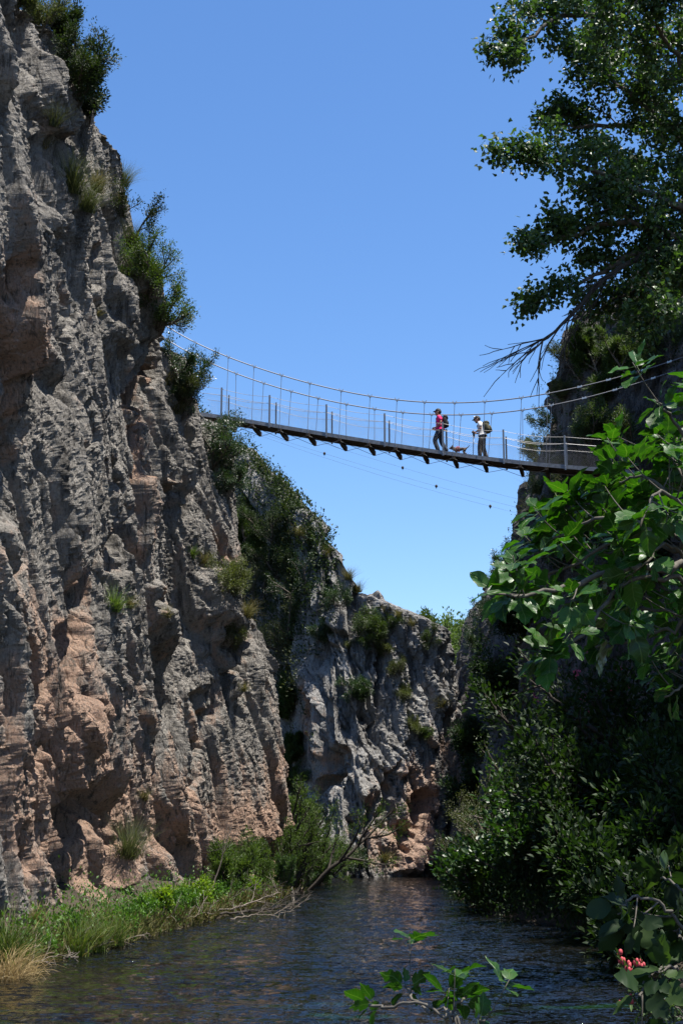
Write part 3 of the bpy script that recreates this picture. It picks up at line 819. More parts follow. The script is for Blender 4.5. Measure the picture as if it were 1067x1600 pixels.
def on_rock(bv, kind, px, py, hpx, label, group, lean=.5, sq=(1, 1, 1), emb=.06):
    l, n = hit(bv, px, py)
    hpx *= .78 if kind in GRASS else 1.32
    H = hpx / ppm(math.hypot(l.y, 0))
    h = Vector((n.x, n.y, 0)); h = h.normalized() if h.length > .1 else Vector((1, 0, 0))
    return plant(kind, l - n * emb, H, label, group, (h.x * lean, h.y * lean, 0), None, sq)

def cover(name, pts, nrm, mat, L, wr, per, sc, label, tm='diamond', up=.3):
    """countless small leaves over a surface, as one mass"""
    g = np.random.default_rng(len(pts)); A = np.repeat(pts, per, 0); N = np.repeat(nrm, per, 0); cl = np.repeat(g.random(len(pts)), per) * .5
    A = A + g.normal(0, 1, A.shape) * sc + N * np.abs(g.normal(0, sc * 1.2, (len(A), 1)))
    Ls = L * g.uniform(.6, 1.3, len(A))
    V, T, rn = leaf_batch(A, N * .6 + g.normal(0, .6, A.shape) + np.array([0, 0, up]), N * .3 + g.normal(0, .5, A.shape) + np.array([0, 0, .8]), Ls, Ls * wr, np.clip(cl + .5 * g.random(len(A)), 0, 1), tm)
    return tag(obj(name, mk_mesh(name, V, None, T, {'rnd': rn}, [LM[mat]])), label, None, None, 'stuff')
def wall_samples(n, seed, dens, ob=None):
    me = (ob or right_cliff).data; k = len(me.vertices); co = np.zeros(k * 3, np.float32); me.vertices.foreach_get('co', co); co = co.reshape(-1, 3)
    nn = np.zeros(k * 3, np.float32); me.vertices.foreach_get('normal', nn); nn = nn.reshape(-1, 3)
    g = np.random.default_rng(seed); i = g.integers(0, k, n)
    p = co[i]; f = dens(p) + .9 * fbm(p[:, 1] * .35, p[:, 2] * .35, p[:, 0] * .35, 3, seed)
    m = f > g.random(n) * .8
    return p[m].astype(float), nn[i][m].astype(float)
pts, nn = wall_samples(9500, 3, lambda p: .30 + .3 * (p[:, 1] < 58) - .15 * (p[:, 1] > 66))
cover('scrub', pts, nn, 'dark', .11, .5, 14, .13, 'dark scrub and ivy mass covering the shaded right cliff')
pts, nn = wall_samples(2600, 8, lambda p: .05 + .3 * (p[:, 1] < 60))
cover('scrub', pts, nn, 'olive', .10, .45, 14, .12, 'olive green scrub patches over the shaded right cliff')
def fpx(p):
    a, b = proj(p); return a, b
def dF(p):
    a, b = fpx(p); return np.where(a < 520, .9 - np.clip((b - 960) / 160, 0, 1) * 1.1, -.45) - .25 * (a > 480)
pts, nn = wall_samples(13000, 5, dF, far_cliff)
cover('scrub', pts, nn, 'juniper', .17, .5, 15, .15, 'dark evergreen scrub on the shaded upper left slope of the far cliff')
def dG(p):
    a, b = fpx(p); return np.where(a < 470, .85 - .75 * (b < 820), -.9)
pts, nn = wall_samples(8000, 6, dG, far_cliff)
cover('scrub', pts, nn, 'olive', .16, .45, 14, .18, 'olive green scrub filling the recess between near and far cliffs')
g = np.random.default_rng(21)
yy = g.uniform(18, 62, 1500); xx = edge_left(yy) - np.abs(g.normal(0, .75, 1500)) - .0
pts = np.stack([xx, yy, np.maximum(bank_z(xx, yy), -.05)], 1)
cover('bank_greenery', pts, np.tile([0, 0, 1.], (1500, 1)), 'bright', .07, .6, 14, .13, 'low green herbs and creepers covering the left river bank', 'leaf6', .4)
yy = g.uniform(17, 60, 1100); xx = edge_left(yy) - np.abs(g.normal(0, .25, 1100)) + .08
pts = np.stack([xx, yy, np.maximum(bank_z(xx, yy), -.03)], 1)
cover('bank_grass', pts, np.tile([.25, 0, 1.], (1100, 1)), 'dull', .22, .05, 14, .07, 'tangled dry grass hanging over the left waterline', 'diamond', .5)
yy = g.uniform(20, 66, 2600); xx = edge_right(yy) + np.abs(g.normal(0, 1.3, 2600)) - .1
pts = np.stack([xx, yy, np.maximum(bank_z(xx, yy), -.03)], 1)
cover('undergrowth', pts, np.tile([0, 0, 1.], (2600, 1)), 'dark', .10, .5, 12, .22, 'dark undergrowth along the shaded right river bank', 'leaf6', .4)

G1 = 'plants growing on the near left cliff'
G2 = 'plants on the far cliff'
G3 = 'plants on the shaded right cliff'
G4 = 'shrubs crowding the right river bank'
G5 = 'plants along the left river bank'
for a in [
    ('juniper', 118, 150, 150, 'large dark juniper leaning out from the very top of the left cliff', .7),
    ('juniper', 138, 185, 115, 'lowest dark juniper bough mass hanging over the grey cliff brow', .9),
    ('juniper', 95, 70, 100, 'dark juniper at the cliff top cut by the upper picture edge', .5),
    ('olive', 60, 45, 85, 'yellow green bush at the top left corner above the bare rock', .3),
    ('olive', 28, 14, 60, 'small olive bush at the extreme top left of the cliff', .3),
    ('twig', 150, 120, 100, 'sparse grey leafless bush reaching into the sky beside the big juniper', .8),
    ('broom', 112, 300, 110, 'grey green broom hanging in the gully under the large juniper', .5),
    ('broom', 135, 330, 90, 'straggly broom with brown base left of the pale rock rib', .6),
    ('dull', 150, 300, 70, 'dry straw tuft under the juniper on the upper cliff', .5),
    ('broom', 85, 200, 70, 'thin green broom in the rock crease below the top left bush', .4),
    ('dull', 70, 232, 45, 'rusty grass tuft on a ledge of the upper left rock', .4),
    ('broom', 192, 290, 65, 'wispy grey tuft on the skyline above the airy juniper tree', .5),
    ('dull', 190, 318, 40, 'round yellow grass tuft just below the wispy skyline tuft', .4),
    ('airy', 212, 362, 100, 'small airy juniper tree standing out against the sky on the left cliff edge', .8),
    ('broom', 205, 385, 70, 'grey twiggy broom at the foot of the airy juniper tree', .6),
    ('shrub', 236, 450, 120, 'green feathery shrub on the cliff edge below the airy juniper', .6),
    ('shrub', 244, 505, 135, 'dense green shrub just above the bridge cable anchor', .7),
    ('brush', 232, 430, 70, 'upright brushy green stems above the dense cliff edge shrub', .5),
    ('dull', 152, 492, 26, 'little olive tuft in the middle of the grey rock face', .6),
    ('lentisk', 285, 590, 105, 'dark leafed shrub behind the left ends of the main cables', .6),
    ('lentisk', 300, 640, 95, 'round evergreen shrub around the left bridge posts', .6),
    ('olive', 290, 630, 60, 'olive green bush left of the bridge end above the grey slab', .5),
    ('dull', 262, 600, 42, 'yellow grass tuft on the rock left of the bridge shrubs', .5),
    ('dull', 276, 645, 45, 'pale grass tuft spilling over rock below the bridge shrubs', .6),
    ('lentisk', 335, 725, 140, 'dark shrub with spreading twigs under the left end of the bridge', 1.1),
    ('lentisk', 352, 760, 90, 'lower dark shrub against the cliff edge under the bridge', 1.0),
    ('dull', 344, 715, 28, 'small tuft on the pale block under the bridge end', .5),
    ('olive', 366, 930, 80, 'yellow green bush filling the gap behind the near cliff', .3),
    ('dull', 386, 965, 50, 'straw coloured tuft on top of the low grey pinnacle', .3),
    ('olive', 355, 1010, 50, 'small olive bush in the crevice beside the grey pinnacle', .6),
    ('brush', 178, 955, 60, 'thin green brush growing on the mid height left rock', .6),
    ('dull', 203, 950, 42, 'narrow drooping tuft beside the thin green brush', .5),
    ('dull', 262, 965, 30, 'yellow tuft on a small shelf of the mid cliff', .6),
    ('dull', 318, 880, 34, 'dry tuft by the orange hollow near the cliff edge', .6),
    ('brush', 300, 870, 34, 'green wisp on the rock left of the orange hollow', .6),
    ('dull', 380, 1080, 26, 'tiny tuft on the face of the grey pinnacle', .6),
    ('broom', 200, 1335, 90, 'dark broom standing against the orange rock near the river bank', .4),
    ('dull', 225, 1250, 30, 'thin tuft on the orange rock above the dark broom', .6),
]:
    on_rock(BV_L, *a[:5], G1, a[5])
for a in [
    ('juniper', 395, 800, 90, 'dark evergreen on the far skyline next to the near cliff edge', .3),
    ('juniper', 425, 850, 110, 'dark evergreen bush spread down the far slope behind the gap', .4),
    ('juniper', 445, 900, 100, 'dark bush mass under the far skyline evergreens', .4),
    ('lentisk', 470, 930, 90, 'shadowy shrub on the far cliff left of the pale skyline rocks', .4),
    ('pine', 388, 880, 130, 'bright yellow green pine filling the recess between the cliffs', .3),
    ('olive', 405, 940, 110, 'olive green bush low in the recess between the cliffs', .4),
    ('olive', 440, 1010, 110, 'rounded olive bush right of the low grey pinnacle', .5),
    ('olive', 452, 1050, 80, 'lower olive bush beside the pinnacle and the reddish wall', .5),
    ('pine', 440, 1120, 80, 'hanging light green growth beside the pinnacle', .5),
    ('pine', 446, 1190, 90, 'light green hanging growth lower down beside the pinnacle', .5),
    ('willow', 452, 1240, 90, 'green shrub at the bottom of the recess', .5),
    ('pine', 490, 1290, 80, 'vivid green shrub low on the dark far wall', .5),
    ('dull', 468, 838, 34, 'dry tuft on the far skyline at its upper end', .2),
    ('dull', 484, 850, 34, 'second dry tuft down the far skyline', .2),
    ('dull', 507, 872, 32, 'round brown tuft on the far skyline', .2),
    ('dull', 545, 905, 36, 'tall dry tuft where the far skyline steps down', .2),
    ('dull', 562, 925, 34, 'dry tuft above the big green far bush', .2),
    ('dull', 602, 960, 28, 'low tuft midway along the far skyline', .2),
    ('dull', 622, 966, 24, 'short tuft on the flat part of the far skyline', .2),
    ('dull', 642, 978, 24, 'sparse tuft near the lower end of the far skyline', .2),
    ('lentisk', 526, 945, 60, 'dark bush in the hollow of the upper far cliff', .5),
    ('shrub', 578, 1005, 70, 'biggest green bush on the far cliff face', .5),
    ('shrub', 596, 985, 50, 'green bush touching the far skyline', .4),
    ('lentisk', 560, 1095, 55, 'dark bush low in the middle of the far cliff', .6),
    ('lentisk', 508, 1000, 50, 'dim bush on the shaded left part of the far cliff', .5),
    ('olive', 620, 1055, 36, 'small grey bush on the right of the far cliff', .5),
    ('olive', 648, 1140, 36, 'small bush with yellow tuft on the lower right far cliff', .5),
    ('shrub', 664, 1155, 30, 'green bush near the lower right far cliff edge', .5),
    ('dull', 690, 1105, 34, 'sunlit straw tuft on the far cliff nose', .5),
    ('olive', 600, 1020, 34, 'grey bush under the biggest far bush', .5),
    ('olive', 545, 1020, 32, 'grey bush left of the biggest far bush', .5),
    ('olive', 632, 1090, 28, 'tiny bush on the streaked right far face', .5),
    ('shrub', 668, 1010, 46, 'green bush at the low end of the far skyline', .2),
    ('dull', 600, 1345, 34, 'pale reeds at the waterline below the far cliff', .6),
    ('lentisk', 545, 1350, 40, 'dark tuft at the waterline left of the pale far ledge', .6),
]:
    on_rock(BV_F, *a[:5], G2, a[5])
for px, py, Y, H, k, lab in [
    (672, 1022, 80, 3.4, 'fartree', 'light green tree peeking over the end of the far cliff'),
    (700, 1062, 100, 6.6, 'fartree', 'sunlit green tree on the hill in the gap between the cliffs'),
    (722, 1075, 98, 8.6, 'fartree', 'taller sunlit tree in the middle of the gap'),
    (742, 1070, 95, 8.8, 'fartree', 'sunlit tree in the gap touching the shaded right cliff'),
    (690, 1060, 92, 5.2, 'fartree', 'low sunlit tree behind the nose of the far cliff'),
    (732, 1090, 90, 5.5, 'shrub', 'dim green tree under the sunlit trees of the gap')]:
    plant(k, P(px, py, Y), H, lab, 'trees in the gap beyond the cliffs')
for a in [
    ('lentisk', 800, 890, 75, 'dark round bush jutting into the sky from the right cliff', .7),
    ('lentisk', 785, 925, 60, 'dark bush lower on the right skyline by the fig leaves', .7),
    ('lentisk', 770, 970, 65, 'dark bush on the right skyline above the gap trees', .6),
    ('lentisk', 752, 1010, 60, 'dark bush at the right side of the gap', .6),
    ('lentisk', 860, 660, 55, 'evergreen bush on the right skyline just above the bridge deck', .8),
    ('olive', 838, 720, 60, 'leafy twigs behind the bridge netting at the right cliff', .8),
    ('broom', 840, 770, 60, 'grey broom on the right skyline under the bridge', .6),
    ('dull', 832, 805, 45, 'straw tuft on the right skyline below the bridge', .6),
    ('olive', 880, 560, 40, 'small bush near the top of the right skyline', .6),
    ('olive', 880, 620, 45, 'bush on the right skyline at cable height', .7),
    ('pine', 945, 640, 170, 'tall dark green pine on the right cliff above the bridge end', .3),
    ('pine', 985, 600, 150, 'pine with pale bare branches beside the tall pine', .3),
    ('pine', 915, 560, 80, 'bushy pine top at the brow of the right cliff', .3),
    ('shrub', 920, 690, 90, 'dark shrub at the right end of the bridge deck', .5),
    ('shrub', 985, 700, 110, 'shrub between the pines and the big fig leaves', .5),
    ('shrub', 1040, 560, 110, 'shrub high on the right cliff at the picture edge', .4),
    ('shrub', 1040, 480, 100, 'shrub below the poplar bough at the right edge', .4),
    ('olive', 900, 770, 90, 'dull green bush right under the bridge end', .6),
    ('olive', 870, 800, 70, 'dull bush on the brown rock under the bridge', .6),
    ('dark', 900, 880, 110, 'shaded shrub behind the middle of the fig tree', .5),
    ('dark', 820, 980, 90, 'shaded shrub left of the fig tree stems', .5),
    ('olive', 960, 960, 130, 'brownish green bush behind the lower fig branches', .5),
    ('dark', 1030, 900, 140, 'deep shade shrub behind the fig at the right edge', .5),
    ('dark', 780, 1090, 100, 'dim bush on the foot of the right cliff', .5),
    ('dark', 740, 1180, 70, 'dim bush clinging to the black rock by the bend', .5),
    ('dark', 750, 1260, 80, 'dim bush low on the black rock by the bend', .5),
]:
    on_rock(BV_R, *a[:5], G3, a[5])

def on_bank(kind, px, Y, H, label, group, dx=0., lean=(0, 0, 0), sq=(1, 1, 1), dz=0.):
    if kind in GRASS: H *= .68
    x = (px - W0 / 2) / FPX * (Y * CP - CAM_H * SP) + dx
    z = float(bank_z(np.array([x]), np.array([Y]))[0])
    return plant(kind, (x, Y, max(z, -.15) + dz), H, label, group, lean, None, sq)

for kind, px, Y, H, lab in [
    ('oleander', 722, 46, 1.9, 'low green shrub dipping into the water at the bend of the right bank'),
    ('oleander', 748, 41, 2.0, 'green shrub overhanging the river on the right bank'),
    ('lime', 778, 38.5, 1.7, 'lime green sunlit shrub at the right waterline'),
    ('oleander', 800, 37.5, 1.5, 'dark low shrub right of the lime green shrub'),
    ('olive', 765, 51, 4.6, 'grey green bush against the shaded right rock'),
    ('olive', 800, 47, 5.6, 'tall pale grey green bush lit from above'),
    ('shrub', 840, 45, 5.8, 'tall yellowish green shrub in the middle of the right bank'),
    ('shrub', 885, 43, 6.4, 'tall green shrub with pink blossom right of the pale bush'),
    ('broad', 812, 39, 3.6, 'broad leafed shrub with glinting leaves above the waterline'),
    ('broad', 850, 37.5, 5.2, 'broad leafed shrub in the middle of the right bank'),
    ('broad', 780, 42, 2.6, 'broad leafed shrub nearest to the shaded rock'),
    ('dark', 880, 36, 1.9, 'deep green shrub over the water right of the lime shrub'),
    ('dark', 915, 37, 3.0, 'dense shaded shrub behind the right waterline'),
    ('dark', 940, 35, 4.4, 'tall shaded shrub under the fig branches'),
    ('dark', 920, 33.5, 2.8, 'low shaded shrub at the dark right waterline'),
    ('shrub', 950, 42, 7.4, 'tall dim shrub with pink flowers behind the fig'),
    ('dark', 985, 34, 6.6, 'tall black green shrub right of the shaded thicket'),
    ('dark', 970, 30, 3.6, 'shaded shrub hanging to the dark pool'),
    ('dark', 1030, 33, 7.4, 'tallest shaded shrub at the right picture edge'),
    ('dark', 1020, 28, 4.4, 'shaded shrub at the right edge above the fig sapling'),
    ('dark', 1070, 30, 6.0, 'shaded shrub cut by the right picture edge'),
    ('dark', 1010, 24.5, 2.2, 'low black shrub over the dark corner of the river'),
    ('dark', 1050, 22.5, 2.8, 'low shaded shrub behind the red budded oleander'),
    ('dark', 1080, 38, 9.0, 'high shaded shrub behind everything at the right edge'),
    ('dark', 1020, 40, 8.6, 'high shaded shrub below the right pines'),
]:
    o = on_bank(kind, px, Y, H, lab, G4)
    if 'pink' in lab:
        g = np.random.default_rng(px)
        for c in range(9):
            mb = MB(); c0 = np.array([g.normal(0, 1.0), g.normal(-.9, .4), H * g.uniform(.35, .72)])
            for k in range(9):
                q = c0 + g.normal(0, .05, 3)
                V, T, rn = leaf_batch(np.repeat(q[None], 5, 0), g.normal(0, 1, (5, 3)), g.normal(0, 1, (5, 3)), .075, .06, np.ones(5), 'diamond')
                mb.add(V, None, T, 1.)
            f = mb.build('flower_cluster', M_PETAL, o); f.matrix_parent_inverse = o.matrix_world.inverted() @ Matrix.Translation(o.matrix_world.translation)

for kind, px, Y, H, lab in [
    ('grass', 2, 21.5, 1.9, 'thick green grass tussock at the left picture edge'),
    ('dry', 0, 20.8, 1.35, 'straw coloured drooping grass in front of the green tussock'),
    ('dry', 24, 21.6, 1.1, 'smaller straw tuft right of the big drooping one'),
    ('herb', 46, 22.6, .75, 'leafy herb between the straw grass and the bank edge'),
    ('herb', 82, 23.6, .7, 'dark leaved herb at the near end of the left bank'),
    ('dull', 70, 25.6, .8, 'tawny tuft at the foot of the dark rock'),
    ('grass', 118, 24.6, 1.25, 'tall arching grass clump on the left bank'),
    ('grass', 150, 25.4, 1.1, 'second arching grass clump right of the tall one'),
    ('grass', 176, 26.4, 1.1, 'grass clump drooping over the bank edge'),
    ('herb', 128, 25.9, .9, 'leafy herb behind the arching grass'),
    ('herb', 196, 28.0, .95, 'bright green herb right of the arching grass'),
    ('herb', 220, 29.2, 1.0, 'bright green nettle clump on the bank'),
    ('herb', 240, 30.6, 1.0, 'bright green herb under the striped cliff'),
    ('lime', 258, 31.5, 1.1, 'yellow green bush in the row of bank herbs'),
    ('herb', 276, 32.6, 1.05, 'bright herb right of the yellow green bush'),
    ('herb', 296, 34.0, 1.0, 'bright herb midway along the bank'),
    ('lime', 318, 35.6, 1.1, 'yellow green bush near the thin willow'),
    ('herb', 338, 37.5, 1.0, 'bright herb at the foot of the thin willow'),
    ('herb', 362, 39.5, 1.0, 'bright herb behind the dead branches'),
    ('lime', 385, 42.0, 1.1, 'yellow green bush behind the dead branches'),
    ('grass', 206, 28.4, .8, 'low grass fringe over the water below the nettles'),
    ('grass', 262, 31.6, .7, 'low grass fringe midway along the bank edge'),
    ('grass', 320, 35.6, .7, 'low grass fringe near the dead branches'),
    ('dull', 150, 27.4, .9, 'pale feathery grass against the foot of the rock rib'),
    ('willow', 360, 40, 2.3, 'thin young willow with bare stems in front of the orange rock'),
    ('willow', 402, 45, 2.9, 'thin willow leaning over the river bank'),
    ('willow', 440, 49, 4.8, 'willow shrub at the foot of the grey pinnacle'),
    ('willow', 462, 53, 6.6, 'tall willow thicket in front of the recess'),
    ('willow', 486, 57, 6.8, 'tall greyish willow by the dark far wall'),
    ('oleander', 470, 50.5, 2.4, 'green bush at the waterline under the tall willows'),
    ('oleander', 498, 57, 2.8, 'green bush at the waterline next to the dark far wall'),
    ('willow', 510, 61, 3.2, 'last willow of the row at the foot of the far wall'),
    ('oleander', 440, 47, 1.8, 'low green bush behind the dead branches'),
]:
    dx = {'grass': .0, 'dry': .1}.get(kind, -.15)
    on_bank(kind, px, Y, H, lab, G5, dx)
# ---------------------------------------------------------------- suspension footbridge
M_STEEL = simple_mat('galvanised_steel', (.24, .245, .25), .5, .2, 30, .6, .5)
M_CABLE = simple_mat('steel_cable', (.20, .20, .205), .5, .2, 60, .6, .5)
M_CLAMP = simple_mat('bright_clamp', (.55, .54, .52), .4, .15, 30, .5, .5)
M_BEAM = simple_mat('weathered_steel', (.23, .235, .24), .6, .3, 9, .4, .4)
M_CROSS = simple_mat('dark_timber', (.055, .042, .032), .85, .4, 9, 0, .2)
M_PLANK = simple_mat('deck_timber', (.085, .065, .05), .85, .4, 6, 0, .2)
M_NET = simple_mat('netting_wire', (.22, .225, .23), .5, .1, 30, .5, .5)

YA, YB = 53.6, 50.3
def by(px): return YA + (YB - YA) * (px - 335) / 630.
DECK = [(312, 644), (335, 647), (400, 657), (440, 664), (500, 674), (560, 684), (620, 693), (680, 702), (740, 711), (800, 718), (860, 724), (920, 729), (965, 733), (990, 735)]
NC = [(225, 483), (262, 512), (300, 532), (357, 557), (397, 573), (440, 586), (484, 600), (533, 610), (578, 619), (620, 625), (663, 628.5), (710, 629.5), (757, 627), (814, 621), (855, 615), (905, 605), (950, 594), (1000, 580), (1067, 557), (1120, 538)]
FC = [(240, 516), (275, 540), (300, 553), (340, 572), (369, 584), (412, 598), (455, 611), (497, 622.5), (541, 632), (585, 640), (629, 644.5), (674, 647), (720, 647.5), (768, 645.5), (816, 641), (861, 634), (905, 624), (950, 612), (1000, 597), (1067, 575), (1120, 556)]
PA = P(335, 647, YA); PB = P(965, 733, YB)
AX = Vector((PB.x - PA.x, PB.y - PA.y, 0)).normalized(); PR = Vector((-AX.y, AX.x, 0))     # along / away from the river's near side
UPV = Vector((0, 0, 1))

def curve(pts, dY=0.):
    """cable line as world points, evenly resampled"""
    w = np.array([tuple(P(x, y, by(x) + dY)) for x, y in pts])
    u = np.linspace(0, 1, len(w)); uu = np.linspace(0, 1, 120)
    L = np.concatenate([[0], np.cumsum(np.linalg.norm(np.diff(w[:, :2], axis=0), axis=1))])
    # smooth fit of height over length keeps the cable fair
    s = np.linspace(0, L[-1], 121)
    k = np.polyfit(L, w[:, 2], 6)
    return np.stack([np.interp(s, L, w[:, 0]), np.interp(s, L, w[:, 1]), np.polyval(k, s)], 1)
deckN = curve(DECK); WD = .95
def at_s(c, x):
    """point of a curve at world x"""
    return Vector((x, float(np.interp(x, c[:, 0], c[:, 1])), float(np.interp(x, c[:, 0], c[:, 2]))))
cabN = curve(NC); cabF = curve(FC, 1.25)

bridge = empty('suspension_bridge', tuple(PA), 0, 'narrow suspension footbridge of steel and timber hung across the gorge', 'footbridge')
bridge['label'] = 'narrow suspension footbridge with steel cables and netting strung across the gorge'
def bpart(mb, name, mat, parent=None, smooth=False):
    o = mb.build(name, mat, parent or bridge, smooth)
    if parent is None or parent is bridge:
        o.matrix_parent_inverse = Matrix.Translation(-PA)
    return o
for c in (cabN, cabF):
    mb = MB(); mb.tube(c, .022, 8); bpart(mb, 'main_cable', M_CABLE, None, True)
# long side beams (channel section), each side
for off in (0., WD):
    mb = MB(); c = deckN + np.array(PR) * off
    ring = [(0, 0), (0, -.15), (.05, -.15), (.05, -.138), (.012, -.138), (.012, -.012), (.05, -.012), (.05, 0)]
    sg = 1 if off == 0 else -1
    n = len(c); V = np.concatenate([np.array(c) + np.array(PR) * a * sg + np.array(UPV) * b for a, b in ring]).reshape(8, n, 3).transpose(1, 0, 2).reshape(-1, 3)
    q = [(i * 8 + j, i * 8 + (j + 1) % 8, i * 8 + 8 + (j + 1) % 8, i * 8 + 8 + j) for i in range(n - 1) for j in range(8)]
    mb.add(V, q); bpart(mb, 'side_beam', M_BEAM)
# deck of cross planks
mb = MB(); g = np.random.default_rng(4)
x = deckN[0, 0]
while x < deckN[-1, 0] - .1:
    a = at_s(deckN, x + .07); b = at_s(deckN, x + .08); t = (b - a).normalized()
    mb.box(a + PR * (WD / 2) - UPV * (.07 + g.uniform(0, .006)), t * .066, PR * (WD / 2 - .06), UPV * .02)
    x += .145
bpart(mb, 'deck', M_PLANK)
# timber stringers under the planks
mb = MB()
for o_ in (.2, .45, .72):
    c = deckN + np.array(PR) * o_ - np.array(UPV) * .135
    for i in range(0, 118, 3):
        a, b = Vector(c[i]), Vector(c[i + 3]); mb.box((a + b) / 2, (b - a) / 2, PR * .04, UPV * .045)
bpart(mb, 'stringers', M_CROSS)

NCL = [357, 397, 440, 484, 533, 578, 620, 663, 710, 757, 814, 855]
FCL = [369, 412, 455, 497, 541, 585, 629, 674, 720, 768, 816, 861]
def xw(px, c):
    pxs, _ = proj(c); return float(np.interp(px, pxs, c[:, 0]))
ends = []
for k, (pn, pf) in enumerate(zip(NCL, FCL)):
    dn = at_s(deckN, xw(pn - 2, deckN))
    ext = .14
    n0 = dn - PR * ext; f0 = dn + PR * (WD + .2)
    mb = MB()                                   # tapered timber cross beam under the deck
    for s0, s1, h0, h1 in ((n0, (n0 + f0) / 2, .10, .17), ((n0 + f0) / 2, f0, .17, .17)):
        V = [s0 - AX * .055 - UPV * .185, s0 + AX * .055 - UPV * .185, s0 + AX * .055 - UPV * (.185 + h0), s0 - AX * .055 - UPV * (.185 + h0)]
        V += [s1 - AX * .055 - UPV * .185, s1 + AX * .055 - UPV * .185, s1 + AX * .055 - UPV * (.185 + h1), s1 - AX * .055 - UPV * (.185 + h1)]
        mb.add([tuple(v) for v in V], [(0,1,2,3),(7,6,5,4),(0,4,5,1),(1,5,6,2),(2,6,7,3),(3,7,4,0)])
    cb = bpart(mb, 'crossbeam', M_CROSS)
    mb = MB(); mb.box(n0 + PR * .02 - UPV * .16, AX * .03, PR * .015, UPV * .13); bpart(mb, 'strap', M_STEEL, cb)
    ends.append((n0 - UPV * .28, f0 - UPV * .35))
    for c, p_, e in ((cabN, pn, n0 - UPV * .10), (cabF, pf, f0 - UPV * .2)):
        t = at_s(c, xw(p_, c))
        mb = MB(); mb.tube([t, e], .0105, 5); h = bpart(mb, 'hanger', M_STEEL)
        mb = MB(); cd_ = (at_s(c, t.x + .1) - at_s(c, t.x - .1)).normalized()
        mb.box(t, cd_ * .085, PR * .03, UPV * .022)
        for s_ in (-1, 1):
            mb.tube([t + cd_ * s_ * .055 - UPV * .03, t + cd_ * s_ * .07 + UPV * .075], .016, 6)
        mb.ball(t - UPV * .045, .032)
        bpart(mb, 'clamp', M_CLAMP, h)
# clamps gripping the back stays
for c, L in ((cabN, (305, 905, 950, 1005, 1045)), (cabF, (322, 912, 960, 1020))):
    for p_ in L:
        t = at_s(c, xw(p_, c)); cd_ = (at_s(c, t.x + .1) - at_s(c, t.x - .1)).normalized()
        mb = MB(); mb.box(t, cd_ * .09, PR * .03, UPV * .03)
        for s_ in (-1, 1): mb.tube([t + cd_ * s_ * .055 - UPV * .03, t + cd_ * s_ * .06 + UPV * .06], .015, 6)
        bpart(mb, 'stay_clamp', M_CLAMP)
# posts both sides
PX = [346, 421, 510, 601, 692, 787, 883]
tops = {0: [], 1: []}
for p_ in PX:
    for sd_, off in ((0, .0), (1, WD)):
        dn = at_s(deckN, xw(p_, deckN)) + PR * off
        o_ = PR * (-.024 if sd_ == 0 else .024)
        H = 1.12
        mb = MB()
        mb.box(dn + o_ + UPV * (H / 2 - .1), AX * .032, PR * .006, UPV * (H / 2 + .1))
        mb.box(dn + o_ + PR * (.024 if sd_ == 0 else -.024) + AX * .027 + UPV * (H / 2), AX * .005, PR * .018, UPV * (H / 2))
        po = bpart(mb, 'post', M_STEEL)
        mb = MB()
        for zz in (-.04, -.1): mb.tube([dn + o_ - PR * .012 + UPV * zz, dn + o_ + PR * .02 + UPV * zz], .014, 6)
        bpart(mb, 'bolts', M_CLAMP, po)
        tops[sd_].append(dn + o_ + UPV * H)
for sd_ in (0, 1):
    off = PR * (0 if sd_ == 0 else WD)
    top = deckN + np.array(off) + np.array(UPV) * 1.06
    for zz in (1.06, .80):
        mb = MB(); c = deckN + np.array(off) + np.array(UPV) * zz
        # wires sag slightly between the posts
        xs = np.array([t.x for t in tops[sd_]])
        ph = np.interp(c[:, 0], xs, np.arange(len(xs)) * math.pi)
        c = c.copy(); c[:, 2] -= .07 * np.abs(np.sin(ph)) * (1 if zz > 1 else 1.6)
        mb.tube(c, .008, 5, False); bpart(mb, 'handrail_wire', M_CABLE)
    mb = MB(); x0, x1 = deckN[1, 0], deckN[-2, 0]; hN = .80; st = .085
    k = x0 - hN
    def nb(x, z):
        p_ = at_s(deckN, x); return p_ + off + UPV * z
    while k < x1:
        for dr in (1, -1):
            a, b = max(k, x0), min(k + hN, x1)
            if b - a > .05:
                xs = np.linspace(a, b, 3)
                zs = (xs - k) if dr == 1 else hN - (xs - k)
                mb.tube([nb(x_, max(.01, z_)) for x_, z_ in zip(xs, zs)], .0014, 3, False)
        k += st
    bpart(mb, 'netting', M_NET)
# wind bracing under the deck
mb = MB()
for i in range(len(ends) - 1):
    mb.tube([ends[i][0], ends[i + 1][1]], .009, 5); mb.tube([ends[i][1], ends[i + 1][0]], .009, 5)
bpart(mb, 'brace_cables', M_CABLE)

